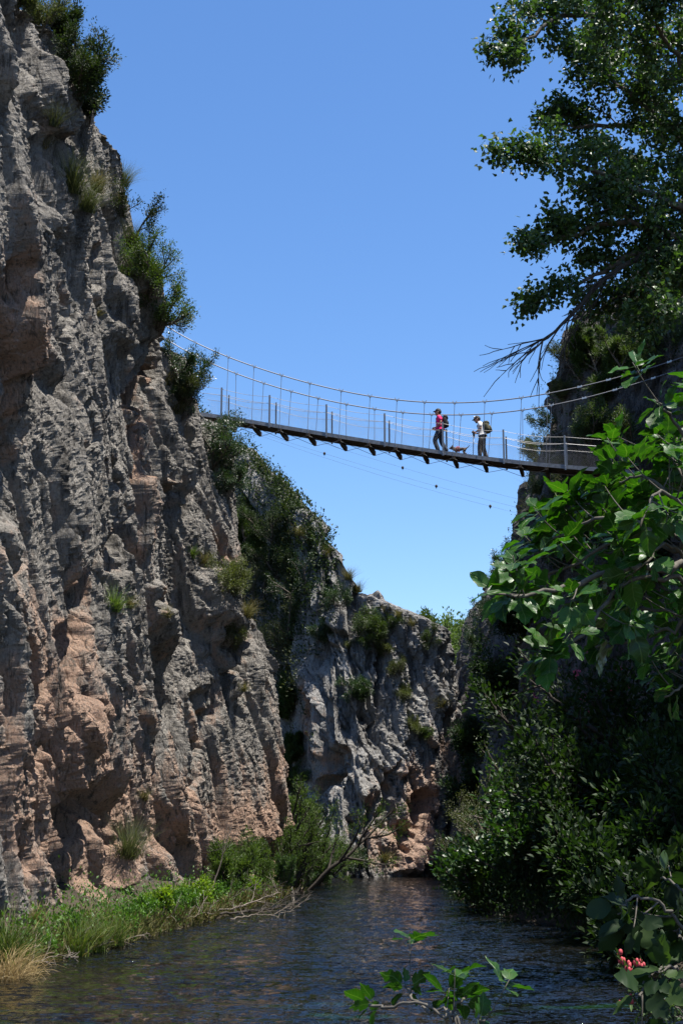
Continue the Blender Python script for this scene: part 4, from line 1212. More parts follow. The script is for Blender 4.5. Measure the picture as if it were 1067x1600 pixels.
# thin zip wires further up the gorge
for (a, b, Ya, Yb, sag, mk) in [((380, 668), (840, 801), 64, 61, 5, (512, 687)), ((360, 664), (850, 812), 63, 60, 8, (767,)), ((392, 655), (850, 790), 65, 62, 6, (627,))]:
    pts = [P(a[0] + (b[0] - a[0]) * t, a[1] + (b[1] - a[1]) * t + sag * 4 * t * (1 - t), Ya + (Yb - Ya) * t) for t in np.linspace(0, 1, 30)]
    nm = {5: 'thin wire spanning the gorge below the bridge, with two dark markers', 8: 'lowest thin wire across the gorge below the bridge', 6: 'uppermost thin wire across the gorge just below the bridge'}[sag]
    e = empty('wire_line', tuple(pts[0]), 0, nm, 'wire', 'thin wires below the bridge')
    mb = MB(); mb.tube(pts, .0035, 4); w = mb.build('wire', M_CROSS, e); w.matrix_parent_inverse = Matrix.Translation(-pts[0])
    for m_x in mk:
        q = min(pts, key=lambda p_: abs(proj(np.array(p_)[None])[0][0] - m_x))
        mb = MB(); mb.ball(q, .06, (1, 1, 1.3)); mb.tube([q, q - UPV * .12], .012, 5)
        w = mb.build('marker', M_CROSS, e); w.matrix_parent_inverse = Matrix.Translation(-pts[0])

# ---------------------------------------------------------------- people on the bridge
M_SKIN = simple_mat('skin', (.36, .20, .14), .55, .12, 20)
M_PINK = simple_mat('pink_cloth', (.75, .02, .16), .8, .15, 12)
M_JEANS = simple_mat('blue_denim', (.022, .03, .048), .85, .3, 25)
M_BLACK = simple_mat('black_cloth', (.012, .012, .015), .7, .3, 20)
M_WHITE = simple_mat('white_cloth', (.72, .71, .70), .8, .08, 12)
M_GREYPANTS = simple_mat('grey_check_cloth', (.06, .052, .046), .85, .5, 34)
M_SHOE = simple_mat('shoe_leather', (.20, .17, .14), .7, .3, 20)
M_HAIR = simple_mat('dark_hair', (.02, .016, .013), .6, .3, 60)
M_FUR = simple_mat('tan_fur', (.085, .055, .038), .85, .5, 18)
M_RED = simple_mat('red_harness', (.42, .04, .05), .7, .2, 20)
m, nt, out = new_mat('camouflage_cloth')
tc = nt.nodes.new('ShaderNodeTexCoord').outputs['Object']
c1 = ramp(nt, noise(nt, tc, 14, 2), [(.42, (.035, .04, .02)), (.5, (.13, .115, .06)), (.6, (.07, .06, .03))], 'CONSTANT')
principled(nt, out, c1, .85); M_CAMO = m

def skin_mesh(name, V, E, Rr, mat, parent, sub=2, fix=None):
    """grow one continuous surface round a skeleton"""
    me = bpy.data.meshes.new(name); me.from_pydata([tuple(v) for v in V], E, [])
    o = bpy.data.objects.new(name, me); COL.objects.link(o)
    md = o.modifiers.new('Skin', 'SKIN'); md.use_smooth_shade = True; md.branch_smoothing = .4
    if not me.skin_vertices: raise RuntimeError('no skin layer')
    for i, d in enumerate(me.skin_vertices[0].data):
        r = Rr[i]; d.radius = r if isinstance(r, tuple) else (r, r); d.use_root = (i == 0)
    sb = o.modifiers.new('Sub', 'SUBSURF'); sb.levels = sub; sb.render_levels = sub
    dg = bpy.context.evaluated_depsgraph_get(); dg.update()
    nm = bpy.data.meshes.new_from_object(o.evaluated_get(dg))
    nm.name = name; nm.materials.clear(); nm.materials.append(mat)
    nm.polygons.foreach_set('use_smooth', np.ones(len(nm.polygons), bool))
    o.modifiers.clear(); o.data = nm; bpy.data.meshes.remove(me)
    o.parent = parent
    return o

def merge_skins(name, parts, mat_list, parent):
    pass

def person(loc, face, pose, label, mats, cap_white, beard=False):
    """figure in its own frame: +x is forward, z up, y to its left"""
    e = empty('person', tuple(loc), face, label, 'person')
    shirt, trousers, cap = mats
    J = dict(pelvis=(0, 0, .95), waist=(.0, 0, 1.07), chest=(.02, 0, 1.27), upch=(.015, 0, 1.40), neck=(.03, 0, 1.49), skull=(.06, 0, 1.60), crown=(.055, 0, 1.70))
    J.update(pose)
    def sk(names, edges, rad, nm, mt, sub=2):
        V = [J[n] if isinstance(n, str) else n for n in names]
        idx = {n: i for i, n in enumerate(names)}
        return skin_mesh(nm, V, [(idx[a], idx[b]) for a, b in edges], rad, mt, e, sub)
    names = ['pelvis', 'waist', 'chest', 'upch', 'neck', 'skull', 'crown']
    rad = [(.145, .105), (.13, .095), (.15, .105), (.10, .085), .052, (.078, .088), (.06, .066)]
    edges = [('pelvis', 'waist'), ('waist', 'chest'), ('chest', 'upch'), ('upch', 'neck'), ('neck', 'skull'), ('skull', 'crown')]
    for s in ('L', 'R'):
        names += [s + k for k in ('sh', 'el', 'wr', 'palm', 'hip', 'kn', 'an', 'toe')]
        rad += [.062, .042, .028, (.036, .018), .085, .055, .040, (.038, .03)]
        edges += [('upch', s + 'sh'), (s + 'sh', s + 'el'), (s + 'el', s + 'wr'), (s + 'wr', s + 'palm'), ('pelvis', s + 'hip'), (s + 'hip', s + 'kn'), (s + 'kn', s + 'an'), (s + 'an', s + 'toe')]
    # five fingers rooted in each palm
    for s in ('L', 'R'):
        w = Vector(J[s + 'palm']) - Vector(J[s + 'wr']); d = w.normalized()
        lat = Vector((0, 1, 0)).cross(d); lat = lat.normalized() if lat.length > .1 else Vector((1, 0, 0))
        inn = Vector((0, -1 if s == 'L' else 1, 0))
        for f, (o_, ln) in enumerate(((-.027, .062), (-.009, .075), (.009, .08), (.027, .07))):
            b = Vector(J[s + 'palm']) + lat * o_ + d * .035
            m1 = b + d * ln * .55 + inn * ln * .12; t1 = m1 + d * ln * .3 + inn * ln * .4
            for nm_, p_ in ((f'{s}f{f}a', b), (f'{s}f{f}b', m1), (f'{s}f{f}c', t1)):
                J[nm_] = tuple(p_); names.append(nm_); rad.append(.0095)
            edges += [(s + 'palm', f'{s}f{f}a'), (f'{s}f{f}a', f'{s}f{f}b'), (f'{s}f{f}b', f'{s}f{f}c')]
        b = Vector(J[s + 'palm']) + lat * .034 - d * .01; t1 = b + lat * .022 + d * .04 + inn * .015
        J[s + 'ta'] = tuple(b); J[s + 'tb'] = tuple(t1); names += [s + 'ta', s + 'tb']; rad += [.011, .009]
        edges += [(s + 'palm', s + 'ta'), (s + 'ta', s + 'tb')]
    body = sk(names, edges, rad, 'body', M_SKIN)
    # clothing follows the same joints, a little wider
    sl = {}
    names = ['waist', 'hem', 'chest', 'upch', 'collar']
    J['hem'] = tuple(Vector(J['pelvis']) + Vector((0, 0, -.02))); J['collar'] = tuple(Vector(J['upch']).lerp(Vector(J['neck']), .55))
    rad = [(.175, .15), (.18, .155), (.19, .155), (.145, .12), (.08, .075)]
    edges = [('waist', 'hem'), ('waist', 'chest'), ('chest', 'upch'), ('upch', 'collar')]
    for s in ('L', 'R'):
        J[s + 'slv'] = tuple(Vector(J[s + 'sh']).lerp(Vector(J[s + 'el']), .80))
        names += [s + 'sh', s + 'slv']; rad += [.09, .074]; edges += [('upch', s + 'sh'), (s + 'sh', s + 'slv')]
    sk(names, edges, rad, 'shirt', shirt)
    names = ['pelvis', 'belt']; J['belt'] = tuple(Vector(J['pelvis']).lerp(Vector(J['waist']), .6)); rad = [(.175, .145), (.158, .132)]; edges = [('pelvis', 'belt')]
    for s in ('L', 'R'):
        J[s + 'cuff'] = tuple(Vector(J[s + 'an']) + Vector((0, 0, .01)))
        names += [s + 'hip', s + 'kn', s + 'cuff']; rad += [.125, .092, .078]
        edges += [('pelvis', s + 'hip'), (s + 'hip', s + 'kn'), (s + 'kn', s + 'cuff')]
    sk(names, edges, rad, 'trousers', trousers)
    for s in ('L', 'R'):
        a, t = Vector(J[s + 'an']), Vector(J[s + 'toe']); h = a + (a - t).normalized() * .05; h.z = t.z
        skin_mesh('shoe', [tuple(a), tuple(h), tuple((h + t) / 2), tuple(t + (t - h) * .1)], [(0, 1), (1, 2), (2, 3)], [(.046, .046), (.045, .042), (.046, .04), (.042, .032)], M_SHOE, e)
    # head details in the head's own frame
    hd = Vector(J['crown']) - Vector(J['skull']); zt = hd.normalized()
    fw = Vector((1, 0, 0)); fw = (fw - zt * fw.dot(zt)).normalized(); lt = zt.cross(fw)
    sk0 = Vector(J['skull'])
    Mx = np.array([[fw[i], lt[i], zt[i]] for i in range(3)])
    def hp(f, l, u): return sk0 + fw * f + lt * l + zt * u
    mb = MB()
    mb.ball(hp(.022, 0, -.022), .1, (.98, .80, 1.16), 16, 11, Mx)                   # face and cheeks
    mb.ball(hp(.121, 0, -.02), .017, (1.1, .8, 1.5), 8, 6, Mx)                      # nose
    mb.ball(hp(.052, 0, -.095), .050, (1.1, 1.0, .8), 10, 7, Mx)                    # jaw and chin
    mb.ball(hp(.104, 0, -.066), .014, (.7, 1.8, .6), 8, 5, Mx)                      # lips
    for s in (-1, 1): mb.ball(hp(-.005, s * .088, -.015), .03, (.6, .35, 1.), 8, 6, Mx)
    mb.build('face', M_SKIN, e, True)
    mb = MB()
    for s in (-1, 1): mb.ball(hp(.104, s * .033, .008), .012, (.8, 1, .8), 8, 6, Mx)
    mb.build('eyes', M_BLACK, e, True)
    mb = MB(); mb.ball(hp(-.026, 0, .008), .098, (.92, .93, 1.05), 14, 9, Mx)
    if beard: mb.ball(hp(.060, 0, -.100), .050, (1., 1., .7), 10, 7, Mx)
    mb.build('hair', M_HAIR, e, True)
    mb = MB()
    th = np.linspace(0, math.pi / 2, 6); ph = np.arange(16) * 2 * math.pi / 16
    V = np.stack([.112 * np.sin(th)[:, None] * np.cos(ph) + 0 * th[:, None], .099 * np.sin(th)[:, None] * np.sin(ph), .105 * np.cos(th)[:, None] + 0 * ph], -1).reshape(-1, 3)
    V = V @ Mx.T + np.array(hp(.008, 0, .04))
    q = [(i * 16 + j, i * 16 + 16 + j, i * 16 + 16 + (j + 1) % 16, i * 16 + (j + 1) % 16) for i in range(5) for j in range(16)]
    mb.add(V, q)
    bl = [];
    for u in np.linspace(-1, 1, 9):
        a = u * R(62); bl += [hp(.014 + .103 * math.cos(a), .098 * math.sin(a), .047), hp(.03 + .165 * math.cos(a) ** .6, .085 * math.sin(a), .028), hp(.03 + .165 * math.cos(a) ** .6, .085 * math.sin(a), .022), hp(.004 + .103 * math.cos(a), .098 * math.sin(a), .04)]
    mb.add([tuple(b) for b in bl], [(i * 4 + j, i * 4 + 4 + j, i * 4 + 4 + (j + 1) % 4, i * 4 + (j + 1) % 4) for i in range(8) for j in range(4)])
    cp_ = mb.build('cap', cap, e, True)
    if cap_white:
        mb = MB(); mb.ball(hp(.06, 0, .082), .068, (.85, 1.15, .95), 12, 7, Mx); mb.build('cap_front', M_WHITE, e, True)
    e.scale = (1.05, 1.05, 1.05)
    return e, J

FACE = math.atan2(-AX.y, -AX.x)            # walking back along the bridge, to the left
def deck_pt(px, across):
    d = at_s(deckN, xw(px, deckN)); return d + PR * across - UPV * .05
# woman or man in pink, mid stride
poseA = dict(
    Lsh=(.015, .19, 1.41), Lel=(-.07, .245, 1.14), Lwr=(.10, .235, .98), Lpalm=(.17, .225, .96),
    Rsh=(.015, -.19, 1.41), Rel=(-.05, -.25, 1.13), Rwr=(.15, -.23, 1.02), Rpalm=(.225, -.215, 1.02),
    Lhip=(0, .095, .92), Lkn=(.20, .095, .51), Lan=(.055, .095, .085), Ltoe=(.19, .10, .035),
    Rhip=(0, -.095, .92), Rkn=(-.02, -.095, .48), Ran=(-.24, -.09, .10), Rtoe=(-.12, -.095, .035))
pA, JA = person(deck_pt(685, .50), FACE, poseA, 'person in a pink shirt, dark jeans and black cap walking across the bridge', (M_PINK, M_JEANS, M_BLACK), False)
poseB = dict(waist=(.02, 0, 1.06), chest=(.05, 0, 1.25), upch=(.085, 0, 1.375), neck=(.125, 0, 1.455), skull=(.175, 0, 1.545), crown=(.205, 0, 1.64),
    Lsh=(.08, .19, 1.385), Lel=(.04, .25, 1.11), Lwr=(.22, .19, 1.01), Lpalm=(.285, .165, 1.03),
    Rsh=(.08, -.19, 1.385), Rel=(.05, -.25, 1.12), Rwr=(.23, -.19, 1.06), Rpalm=(.30, -.17, 1.08),
    Lhip=(0, .095, .92), Lkn=(.10, .10, .49), Lan=(.10, .10, .085), Ltoe=(.235, .105, .035),
    Rhip=(0, -.095, .92), Rkn=(.0, -.10, .48), Ran=(-.12, -.10, .085), Rtoe=(.01, -.105, .035))
pB, JB = person(deck_pt(752, .48), FACE, poseB, 'person in a white shirt and grey trousers, head bent, holding walking poles on the bridge', (M_WHITE, M_GREYPANTS, M_BLACK), True, True)

def backpack(person_e, J, mat, label, sz, tilt, zoff):
    e = empty('backpack', (0, 0, 0), 0, label, 'backpack')
    Mw = Matrix.Translation(person_e.location) @ Matrix.Rotation(FACE, 4, 'Z')
    c = Vector(J['chest']) + Vector((-.21, 0, zoff)); e.matrix_world = Mw @ Matrix.Translation(c) @ Matrix.Rotation(tilt, 4, 'Y')
    w, d, h = sz
    def bag(cx, cz, hw, hd, hh, p=3.2, n=(18, 12)):
        th = np.linspace(-math.pi / 2, math.pi / 2, n[1]); ph = np.arange(n[0]) * 2 * math.pi / n[0]
        f = lambda a: np.sign(a) * np.abs(a) ** (2 / p)
        V = np.stack([hd * f(np.cos(th))[:, None] * f(np.cos(ph)), hw * f(np.cos(th))[:, None] * f(np.sin(ph)), hh * f(np.sin(th))[:, None] + 0 * ph], -1)
        V[..., 0] *= 1 - .15 * (V[..., 2:3] / hh)[..., 0]
        V = V.reshape(-1, 3) + np.array([cx, 0, cz])
        k = n[0]
        return V, [(i * k + j, i * k + (j + 1) % k, i * k + k + (j + 1) % k, i * k + k + j) for i in range(n[1] - 1) for j in range(k)]
    for nm, a in (('bag', (0, 0, w / 2, d / 2, h / 2)), ('front_pocket', (-d * .45, -h * .16, w * .36, d * .26, h * .27)), ('lid', (-.01, h * .40, w * .46, d * .50, h * .14))):
        mb = MB(); V, q = bag(*a); mb.add(V, q); mb.build(nm, mat, e, True)
    for s in (-1, 1):
        mb = MB(); mb.tube([(d * .45, s * .10, h * .40), (.20, s * .115, .25), (.335, s * .115, .12), (.33, s * .12, -.04), (.20, s * .15, -.16), (d * .4, s * .13, -h * .36)], .018, 6)
        mb.build('strap', M_BLACK, e, True)
    mb = MB(); mb.tube([(d * .2, -.05, h * .5), (d * .2, -.03, h * .5 + .05), (d * .2, .03, h * .5 + .05), (d * .2, .05, h * .5)], .009, 6); mb.build('grab_loop', M_BLACK, e, True)
    return e
backpack(pA, JA, M_BLACK, 'black backpack on the back of the person in pink', (.32, .20, .47), R(-2), -.0)
backpack(pB, JB, M_CAMO, 'camouflage backpack worn by the person in the white shirt', (.36, .26, .46), R(12), .02)
def pole(J, hand, label, foot):
    Mw = Matrix.Translation(pB.location) @ Matrix.Rotation(FACE, 4, 'Z')
    h = Vector(J[hand]) + Vector((.045, 0, 0)); f = Vector(foot)
    e = empty('walking_pole', tuple(Mw @ f), 0, label, 'walking pole', 'walking poles of the second walker')
    b = Mw @ f; t = Mw @ (h + Vector((0, 0, .06))); m_ = b.lerp(t, .86)
    inv = Matrix.Translation(-b)
    for nm, mt, pts, rd in (('shaft', M_STEEL, [b, m_], [.006, .009]), ('grip', M_BLACK, [m_, m_.lerp(t, .5), t + UPV * .05], [.019, .022, .026]), ('basket', M_BLACK, [b + UPV * .06, b + UPV * .07], [.035, .03])):
        mb = MB(); mb.tube(pts, rd, 7); o = mb.build(nm, mt, e, True); o.matrix_parent_inverse = inv
    mb = MB(); mb.tube([t + UPV * .04, t - UPV * .08 + AX * .03, t - UPV * .2], .012, 5); o = mb.build('wrist_strap', M_BLACK, e, True); o.matrix_parent_inverse = inv
pole(JB, 'Lpalm', 'walking pole on the near side of the person in white', (.36, .17, .03))
pole(JB, 'Rpalm', 'walking pole on the far side of the person in white', (.40, -.17, .03))

# small dog trotting behind the first walker
def dog(loc):
    e = empty('dog', tuple(loc), FACE, 'small brown dog in a red harness walking between the two people', 'dog')
    N = dict(rump=(-.20, 0, .29), loin=(-.08, 0, .30), rib=(.06, 0, .285), chest=(.16, 0, .29), neck=(.24, 0, .335), head=(.305, 0, .375), muzzle=(.375, 0, .345), nose=(.405, 0, .34),
             tb=(-.26, 0, .32), tm=(-.33, 0, .37), te=(-.37, 0, .43))
    rad = dict(rump=(.07, .075), loin=(.07, .072), rib=(.085, .095), chest=(.078, .09), neck=.06, head=(.058, .055), muzzle=.032, nose=.022, tb=.024, tm=.018, te=.010)
    Ed = [('loin', 'rump'), ('loin', 'rib'), ('rib', 'chest'), ('chest', 'neck'), ('neck', 'head'), ('head', 'muzzle'), ('muzzle', 'nose'), ('rump', 'tb'), ('tb', 'tm'), ('tm', 'te')]
    for s, y in (('l', .06), ('r', -.06)):
        k = .04 if s == 'l' else -.03
        for nm, p_, r in (('fs', (.15, y, .22), .040), ('fe', (.12, y, .15), .026), ('fw', (.14 + k, y, .075), .018), ('fp', (.155 + k, y, .018), .022),
                          ('hh', (-.17, y, .23), .052), ('hk', (-.13, y, .16), .034), ('ho', (-.22 - k, y, .095), .019), ('hp', (-.195 - k, y, .018), .022)):
            N[s + nm] = p_; rad[s + nm] = r
        Ed += [('chest', s + 'fs'), (s + 'fs', s + 'fe'), (s + 'fe', s + 'fw'), (s + 'fw', s + 'fp'), ('rump', s + 'hh'), (s + 'hh', s + 'hk'), (s + 'hk', s + 'ho'), (s + 'ho', s + 'hp')]
        N[s + 'ea'] = (.285, y * .65, .42); N[s + 'eb'] = (.27, y * .95, .465); rad[s + 'ea'] = .022; rad[s + 'eb'] = .010
        Ed += [('head', s + 'ea'), (s + 'ea', s + 'eb')]
    ks = ['loin'] + [k for k in N if k != 'loin']; ix = {k: i for i, k in enumerate(ks)}
    skin_mesh('body', [N[k] for k in ks], [(ix[a], ix[b]) for a, b in Ed], [rad[k] for k in ks], M_FUR, e)
    mb = MB(); mb.ball((.415, 0, .347), .014)
    for s in (-1, 1): mb.ball((.345, s * .038, .39), .010)
    mb.build('nose_and_eyes', M_BLACK, e, True)
    mb = MB()
    for x, r in ((.11, .104), (.03, .104)):
        an = np.linspace(0, 2 * math.pi, 17)
        mb.tube([(x, r * math.cos(a), .29 + r * 1.06 * math.sin(a)) for a in an], .012, 5, False)
    mb.box((.07, 0, .385), (.06, 0, 0), (0, .03, 0), (0, 0, .008))
    mb.build('harness', M_RED, e, True)
dog(deck_pt(716, .40))
# ---------------------------------------------------------------- poplar at the right, fig in the foreground
def pl(pts, Y0, Y1, start=None):
    n = len(pts); L = [P(x, y, Y0 + (Y1 - Y0) * i / (n - 1)) for i, (x, y) in enumerate(pts)]
    if start is not None: L = [Vector(start)] + L
    return np.array([tuple(p) for p in L])
def fair(pts, n=24, g=None, jit=0.):
    """Catmull-Rom through the points"""
    p = np.vstack([2 * pts[0] - pts[1], pts, 2 * pts[-1] - pts[-2]]); out = []
    m = len(pts) - 1
    for t in np.linspace(0, m - 1e-6, n):
        i = int(t); f = t - i; a, b, c, d = p[i], p[i + 1], p[i + 2], p[i + 3]
        out.append(.5 * (2 * b + (c - a) * f + (2 * a - 5 * b + 4 * c - d) * f ** 2 + (3 * b - a - 3 * c + d) * f ** 3))
    out = np.array(out)
    if jit: out[1:] += g.normal(0, jit, out[1:].shape)
    return out

M_POPBARK = simple_mat('poplar_bark', (.085, .075, .062), .9, .45, 9, 0, .2, .02)
g = np.random.default_rng(12)
TX, TY = 7.4, 19.6
pop = empty('poplar_tree', (TX, TY, .6), 0, 'large poplar at the upper right whose leafy boughs hang into the sky', 'tree')
inv = Matrix.Translation((-TX, -TY, -.6))
mb = MB(); tz = np.linspace(.0, 19.5, 14)
mb.tube([(TX + .12 * math.sin(z * .5), TY + .1 * math.cos(z * .4), z) for z in tz], np.linspace(.36, .06, 14) + .16 * np.exp(-tz * 1.5), 12)
o = mb.build('trunk', M_POPBARK, pop, True); o.matrix_parent_inverse = inv
limbs = [
    ([(1190, 190), (1075, 75), (960, 28), (880, 25), (822, 62), (775, 80)], 19.3, 18.2, 14, .55, 1.0),
    ([(1190, 330), (1080, 235), (1000, 160), (945, 115), (900, 75)], 19.3, 20.2, 14, .7, 1.1),
    ([(1190, 400), (1070, 330), (970, 285), (880, 252), (800, 243)], 19.2, 17.8, 15, .6, 1.0),
    ([(1190, 300), (1075, 205), (990, 195), (905, 200), (868, 190)], 19.6, 20.8, 13, .6, 1.0),
    ([(1190, 430), (1075, 375), (975, 345), (900, 365), (840, 385)], 19.3, 18.3, 15, .62, 1.0),
    ([(1190, 440), (1067, 385), (985, 400), (915, 440), (846, 466)], 19.4, 18.8, 14, .55, .9),
    ([(1190, 120), (1090, 0), (1000, -55), (920, -50), (870, 0)], 19.6, 20.6, 14, .8, 1.0),
    ([(1190, 260), (1090, 130), (1030, 50), (990, -10)], 19.0, 18.0, 13, .8, 1.0),
    ([(1190, 460), (1085, 430), (1010, 450), (945, 470)], 19.8, 20.4, 12, .6, .9),
    ([(1190, 360), (1100, 300), (1030, 260), (960, 240)], 20.4, 21.8, 14, .8, 1.0),
    ([(1190, 200), (1100, 120), (1010, 110), (950, 60)], 20.2, 21.6, 13, .8, 1.0),
    ([(1190, 420), (1090, 330), (1010, 330), (930, 300)], 20.0, 19.2, 13, .8, 1.0),
    ([(1190, 100), (1110, 40), (1050, -10), (960, 0)], 18.6, 17.4, 12, .8, 1.0),
    ([(1190, 480), (1110, 440), (1060, 470), (1020, 500)], 19.0, 18.4, 10, .6, .9),
]
PRM = dict(lev=2, kids=[0, 4], ang=42, ratio=.55, wig=.13, up=.15, apl=3, **{'from': .15})
A_, D_ = [], []
for pts, y0, y1, nk, sl, dens in limbs:
    zt = float(P(pts[0][0], pts[0][1], y0).z)
    w = fair(pl(pts, y0, y1, (TX, TY, max(3., zt - 1.2))), 30, g, .02)
    mb = MB(); mb.tube(w, np.linspace(.085, .010, 30), 7)
    an = []; paths = []
    for k in range(nk):
        f = .22 + .78 * (k + g.random()) / nk; i = min(int(f * 29), 28)
        t = unit(w[i + 1] - w[i]); rn = g.normal(0, 1, 3); rn[2] *= .7; rn -= t * (rn @ t); rn = unit(rn)
        grow(paths, an, g, w[i], unit(t * .75 + rn * .8), sl * g.uniform(.7, 1.25) * (1.25 - .72 * f), .016, 1, PRM)
    grow(paths, an, g, w[-1], unit(w[-1] - w[-2]), .22, .01, 1, PRM)
    for p_, r0, r1, lv in paths: mb.tube(p_, np.linspace(max(r0, .005), .003, len(p_)), 4, False)
    o = mb.build('limb', M_POPBARK, pop, True); o.matrix_parent_inverse = inv
    nl = int(15 * dens)
    A = np.array([a[0] for a in an]); D = np.array([a[1] for a in an])
    A_.append(np.repeat(A, nl, 0)); D_.append(np.repeat(unit(D), nl, 0))
A = np.vstack(A_); D = np.vstack(D_); n = len(A)
pos = A + g.normal(0, .09, A.shape) + D * g.uniform(-.1, .12, (n, 1))
ax = D * .5 + g.normal(0, .55, A.shape) + np.array([0, 0, -.45])
V, T, rn = leaf_batch(pos, ax, g.normal(0, .8, A.shape) + np.array([0, -.15, .5]), g.uniform(.055, .092, n), g.uniform(.05, .082, n), g.random(n), 'poplar')
o = obj('crown', mk_mesh('poplar_crown', V, None, T, {'rnd': rn}, [LM['poplar']]), pop); o.matrix_parent_inverse = inv
# the bare dead bough under the crown
mb = MB(); w = fair(pl([(1120, 330), (1067, 375), (1000, 402), (945, 435), (897, 487), (858, 525), (822, 556)], 19.2, 18.4), 34, g, .008)
mb.tube(w, np.linspace(.07, .006, 34), 7); paths = []; an = []
PD = dict(lev=2, kids=[0, 4], ang=26, ratio=.55, wig=.12, up=-.25, apl=1, **{'from': .2})
for k in range(17):
    i = int(12 + 21 * (k + g.random()) / 17); i = min(i, 32); t = unit(w[i + 1] - w[i]); rn_ = unit(g.normal(0, 1, 3))
    grow(paths, an, g, w[i], unit(t + rn_ * .42 + np.array([0, 0, -.12])), g.uniform(.5, 1.0), .012, 1, PD)
for p_, r0, r1, lv in paths: mb.tube(p_, np.linspace(max(r0, .006), .0035, len(p_)), 4, False)
o = mb.build('dead_bough', M_DARKTWIG, pop, True); o.matrix_parent_inverse = inv
o['label'] = 'bare dead bough with fine drooping twigs'

# --- fig leaves: lobed outline, folded along the midrib and drooping
def fig_template(K=1.):
    half = [(0, 0), (.10, -.04), (.24, .04), (.36, .20), (.40, .34), (.27, .42), (.34, .56), (.33, .70), (.20, .72), (.13, .84), (0, 1.0)]
    if K < 1: half = [(0, 0), (.10, .02), (.25, .14), (.34, .32), (.36, .48), (.33, .62), (.26, .76), (.16, .88), (.07, .96), (.03, .99), (0, 1.0)]
    mid = [(0, y) for y in (0, .04, .10, .22, .34, .44, .54, .66, .74, .86, 1.0)]
    V = []; T = []
    zf = lambda x, y: .16 * abs(x) - .20 * y * y + .03 * math.sin(y * 14) * abs(x) * 2
    for (x, y), (mx, my) in zip(half, mid):
        V += [(mx, my, zf(0, my)), (x, y, zf(x, y)), (-x, y, zf(x, y))]
    for i in range(len(half) - 1):
        a, b = i * 3, i * 3 + 3
        T += [(a, a + 1, b + 1), (a, b + 1, b), (a, b + 2, a + 2), (a, b, b + 2)]
    V = np.array(V)
    # stalk
    s0 = len(V); V = np.vstack([V, [(-.012, -.34, .10), (.012, -.34, .10), (.012, .02, 0), (-.012, .02, 0)]])
    T += [(s0, s0 + 1, s0 + 2), (s0, s0 + 2, s0 + 3)]
    return V, T
TM['fig'] = fig_template(1.); TM['figplain'] = fig_template(.5)

def fig_plant(name, root, branches, label, cat, g, leaf=.17, whorl=(6, 9), mat='fig', trunk_r=.06, up=.55, bark=M_PALE_BARK):
    e = empty(name, tuple(root), 0, label, cat); iv = Matrix.Translation(-Vector(root))
    PO, AXS, NR, LL = [], [], [], []
    for pts, y0, y1, r, twigs in branches:
        w = fair(pl(pts, y0, y1, root), 26, g, leaf * .05)
        mb = MB(); mb.tube(w, np.linspace(r, .006, 26), 8)
        tips = [(w[-1], unit(w[-1] - w[-3]))]
        for k in range(twigs):
            f = .38 + .58 * (k + g.random()) / twigs; i = min(int(f * 25), 24)
            t = unit(w[i + 1] - w[i]); rn_ = g.normal(0, 1, 3); rn_ -= t * (rn_ @ t); rn_ = unit(rn_ + np.array([0, 0, .3]))
            d = unit(t * .6 + rn_ * .9); L = leaf * g.uniform(1.2, 2.6)
            q = w[i] + d[None] * np.linspace(0, L, 6)[:, None] + np.array([0, 0, 1]) * (np.linspace(0, 1, 6) ** 2 * L * .25)[:, None]
            mb.tube(q, np.linspace(leaf * .034, leaf * .02, 6), 5); tips.append((q[-1], unit(q[-1] - q[-2])))
        b = mb.build('branch', bark, e, True); b.matrix_parent_inverse = iv
        for p_, d in tips:
            n = int(g.integers(*whorl)); a0 = g.random() * 6.28
            s = unit(np.cross(d, [.1, .2, 1.])); u = np.cross(s, d)
            for k in range(n):
                a = a0 + k * 2.4; back = .05 * (n - k) * leaf * 4 * .35
                out = s * math.cos(a) + u * math.sin(a)
                PO.append(p_ - d * back + out * leaf * .32); AXS.append(out * .9 + d * .55 + np.array([0, 0, -.18]) + g.normal(0, .16, 3))
                NR.append(d * .5 + np.array([0, 0, up]) + g.normal(0, .22, 3)); LL.append(leaf * g.uniform(.6, 1.2))
    LL = np.array(LL); n = len(LL)
    PO, AXS, NR = np.array(PO), np.array(AXS), np.array(NR)
    k = g.random(n) < .65
    rr = g.random(n); VV, TT, RR, XX, YY = [], [], [], [], []; o0 = 0
    for msk, tm in ((k, 'fig'), (~k, 'figplain')):
        V, T, rn = leaf_batch(PO[msk], AXS[msk], NR[msk], LL[msk], LL[msk] * g.uniform(.8, 1.1, msk.sum()), rr[msk], tm)
        VV.append(V); TT.append(T + o0); RR.append(rn); o0 += len(V)
        XX.append(np.tile(TM[tm][0][:, 0], msk.sum())); YY.append(np.tile(TM[tm][0][:, 1], msk.sum()))
    VV = np.vstack(VV); VV = VV + .05 * leaf * np.stack([perlin(VV[:, 0] * 22, VV[:, 1] * 22, VV[:, 2] * 22, q) for q in (1, 2, 3)], 1) * 2
    c = obj('crown', mk_mesh(name + '_crown', VV, None, np.vstack(TT), {'rnd': np.concatenate(RR), 'lx': np.concatenate(XX), 'ly': np.concatenate(YY)}, [LM[mat]], True), e); c.matrix_parent_inverse = iv
    return e
g = np.random.default_rng(5)
fr = (3.6, 8.0, .35)
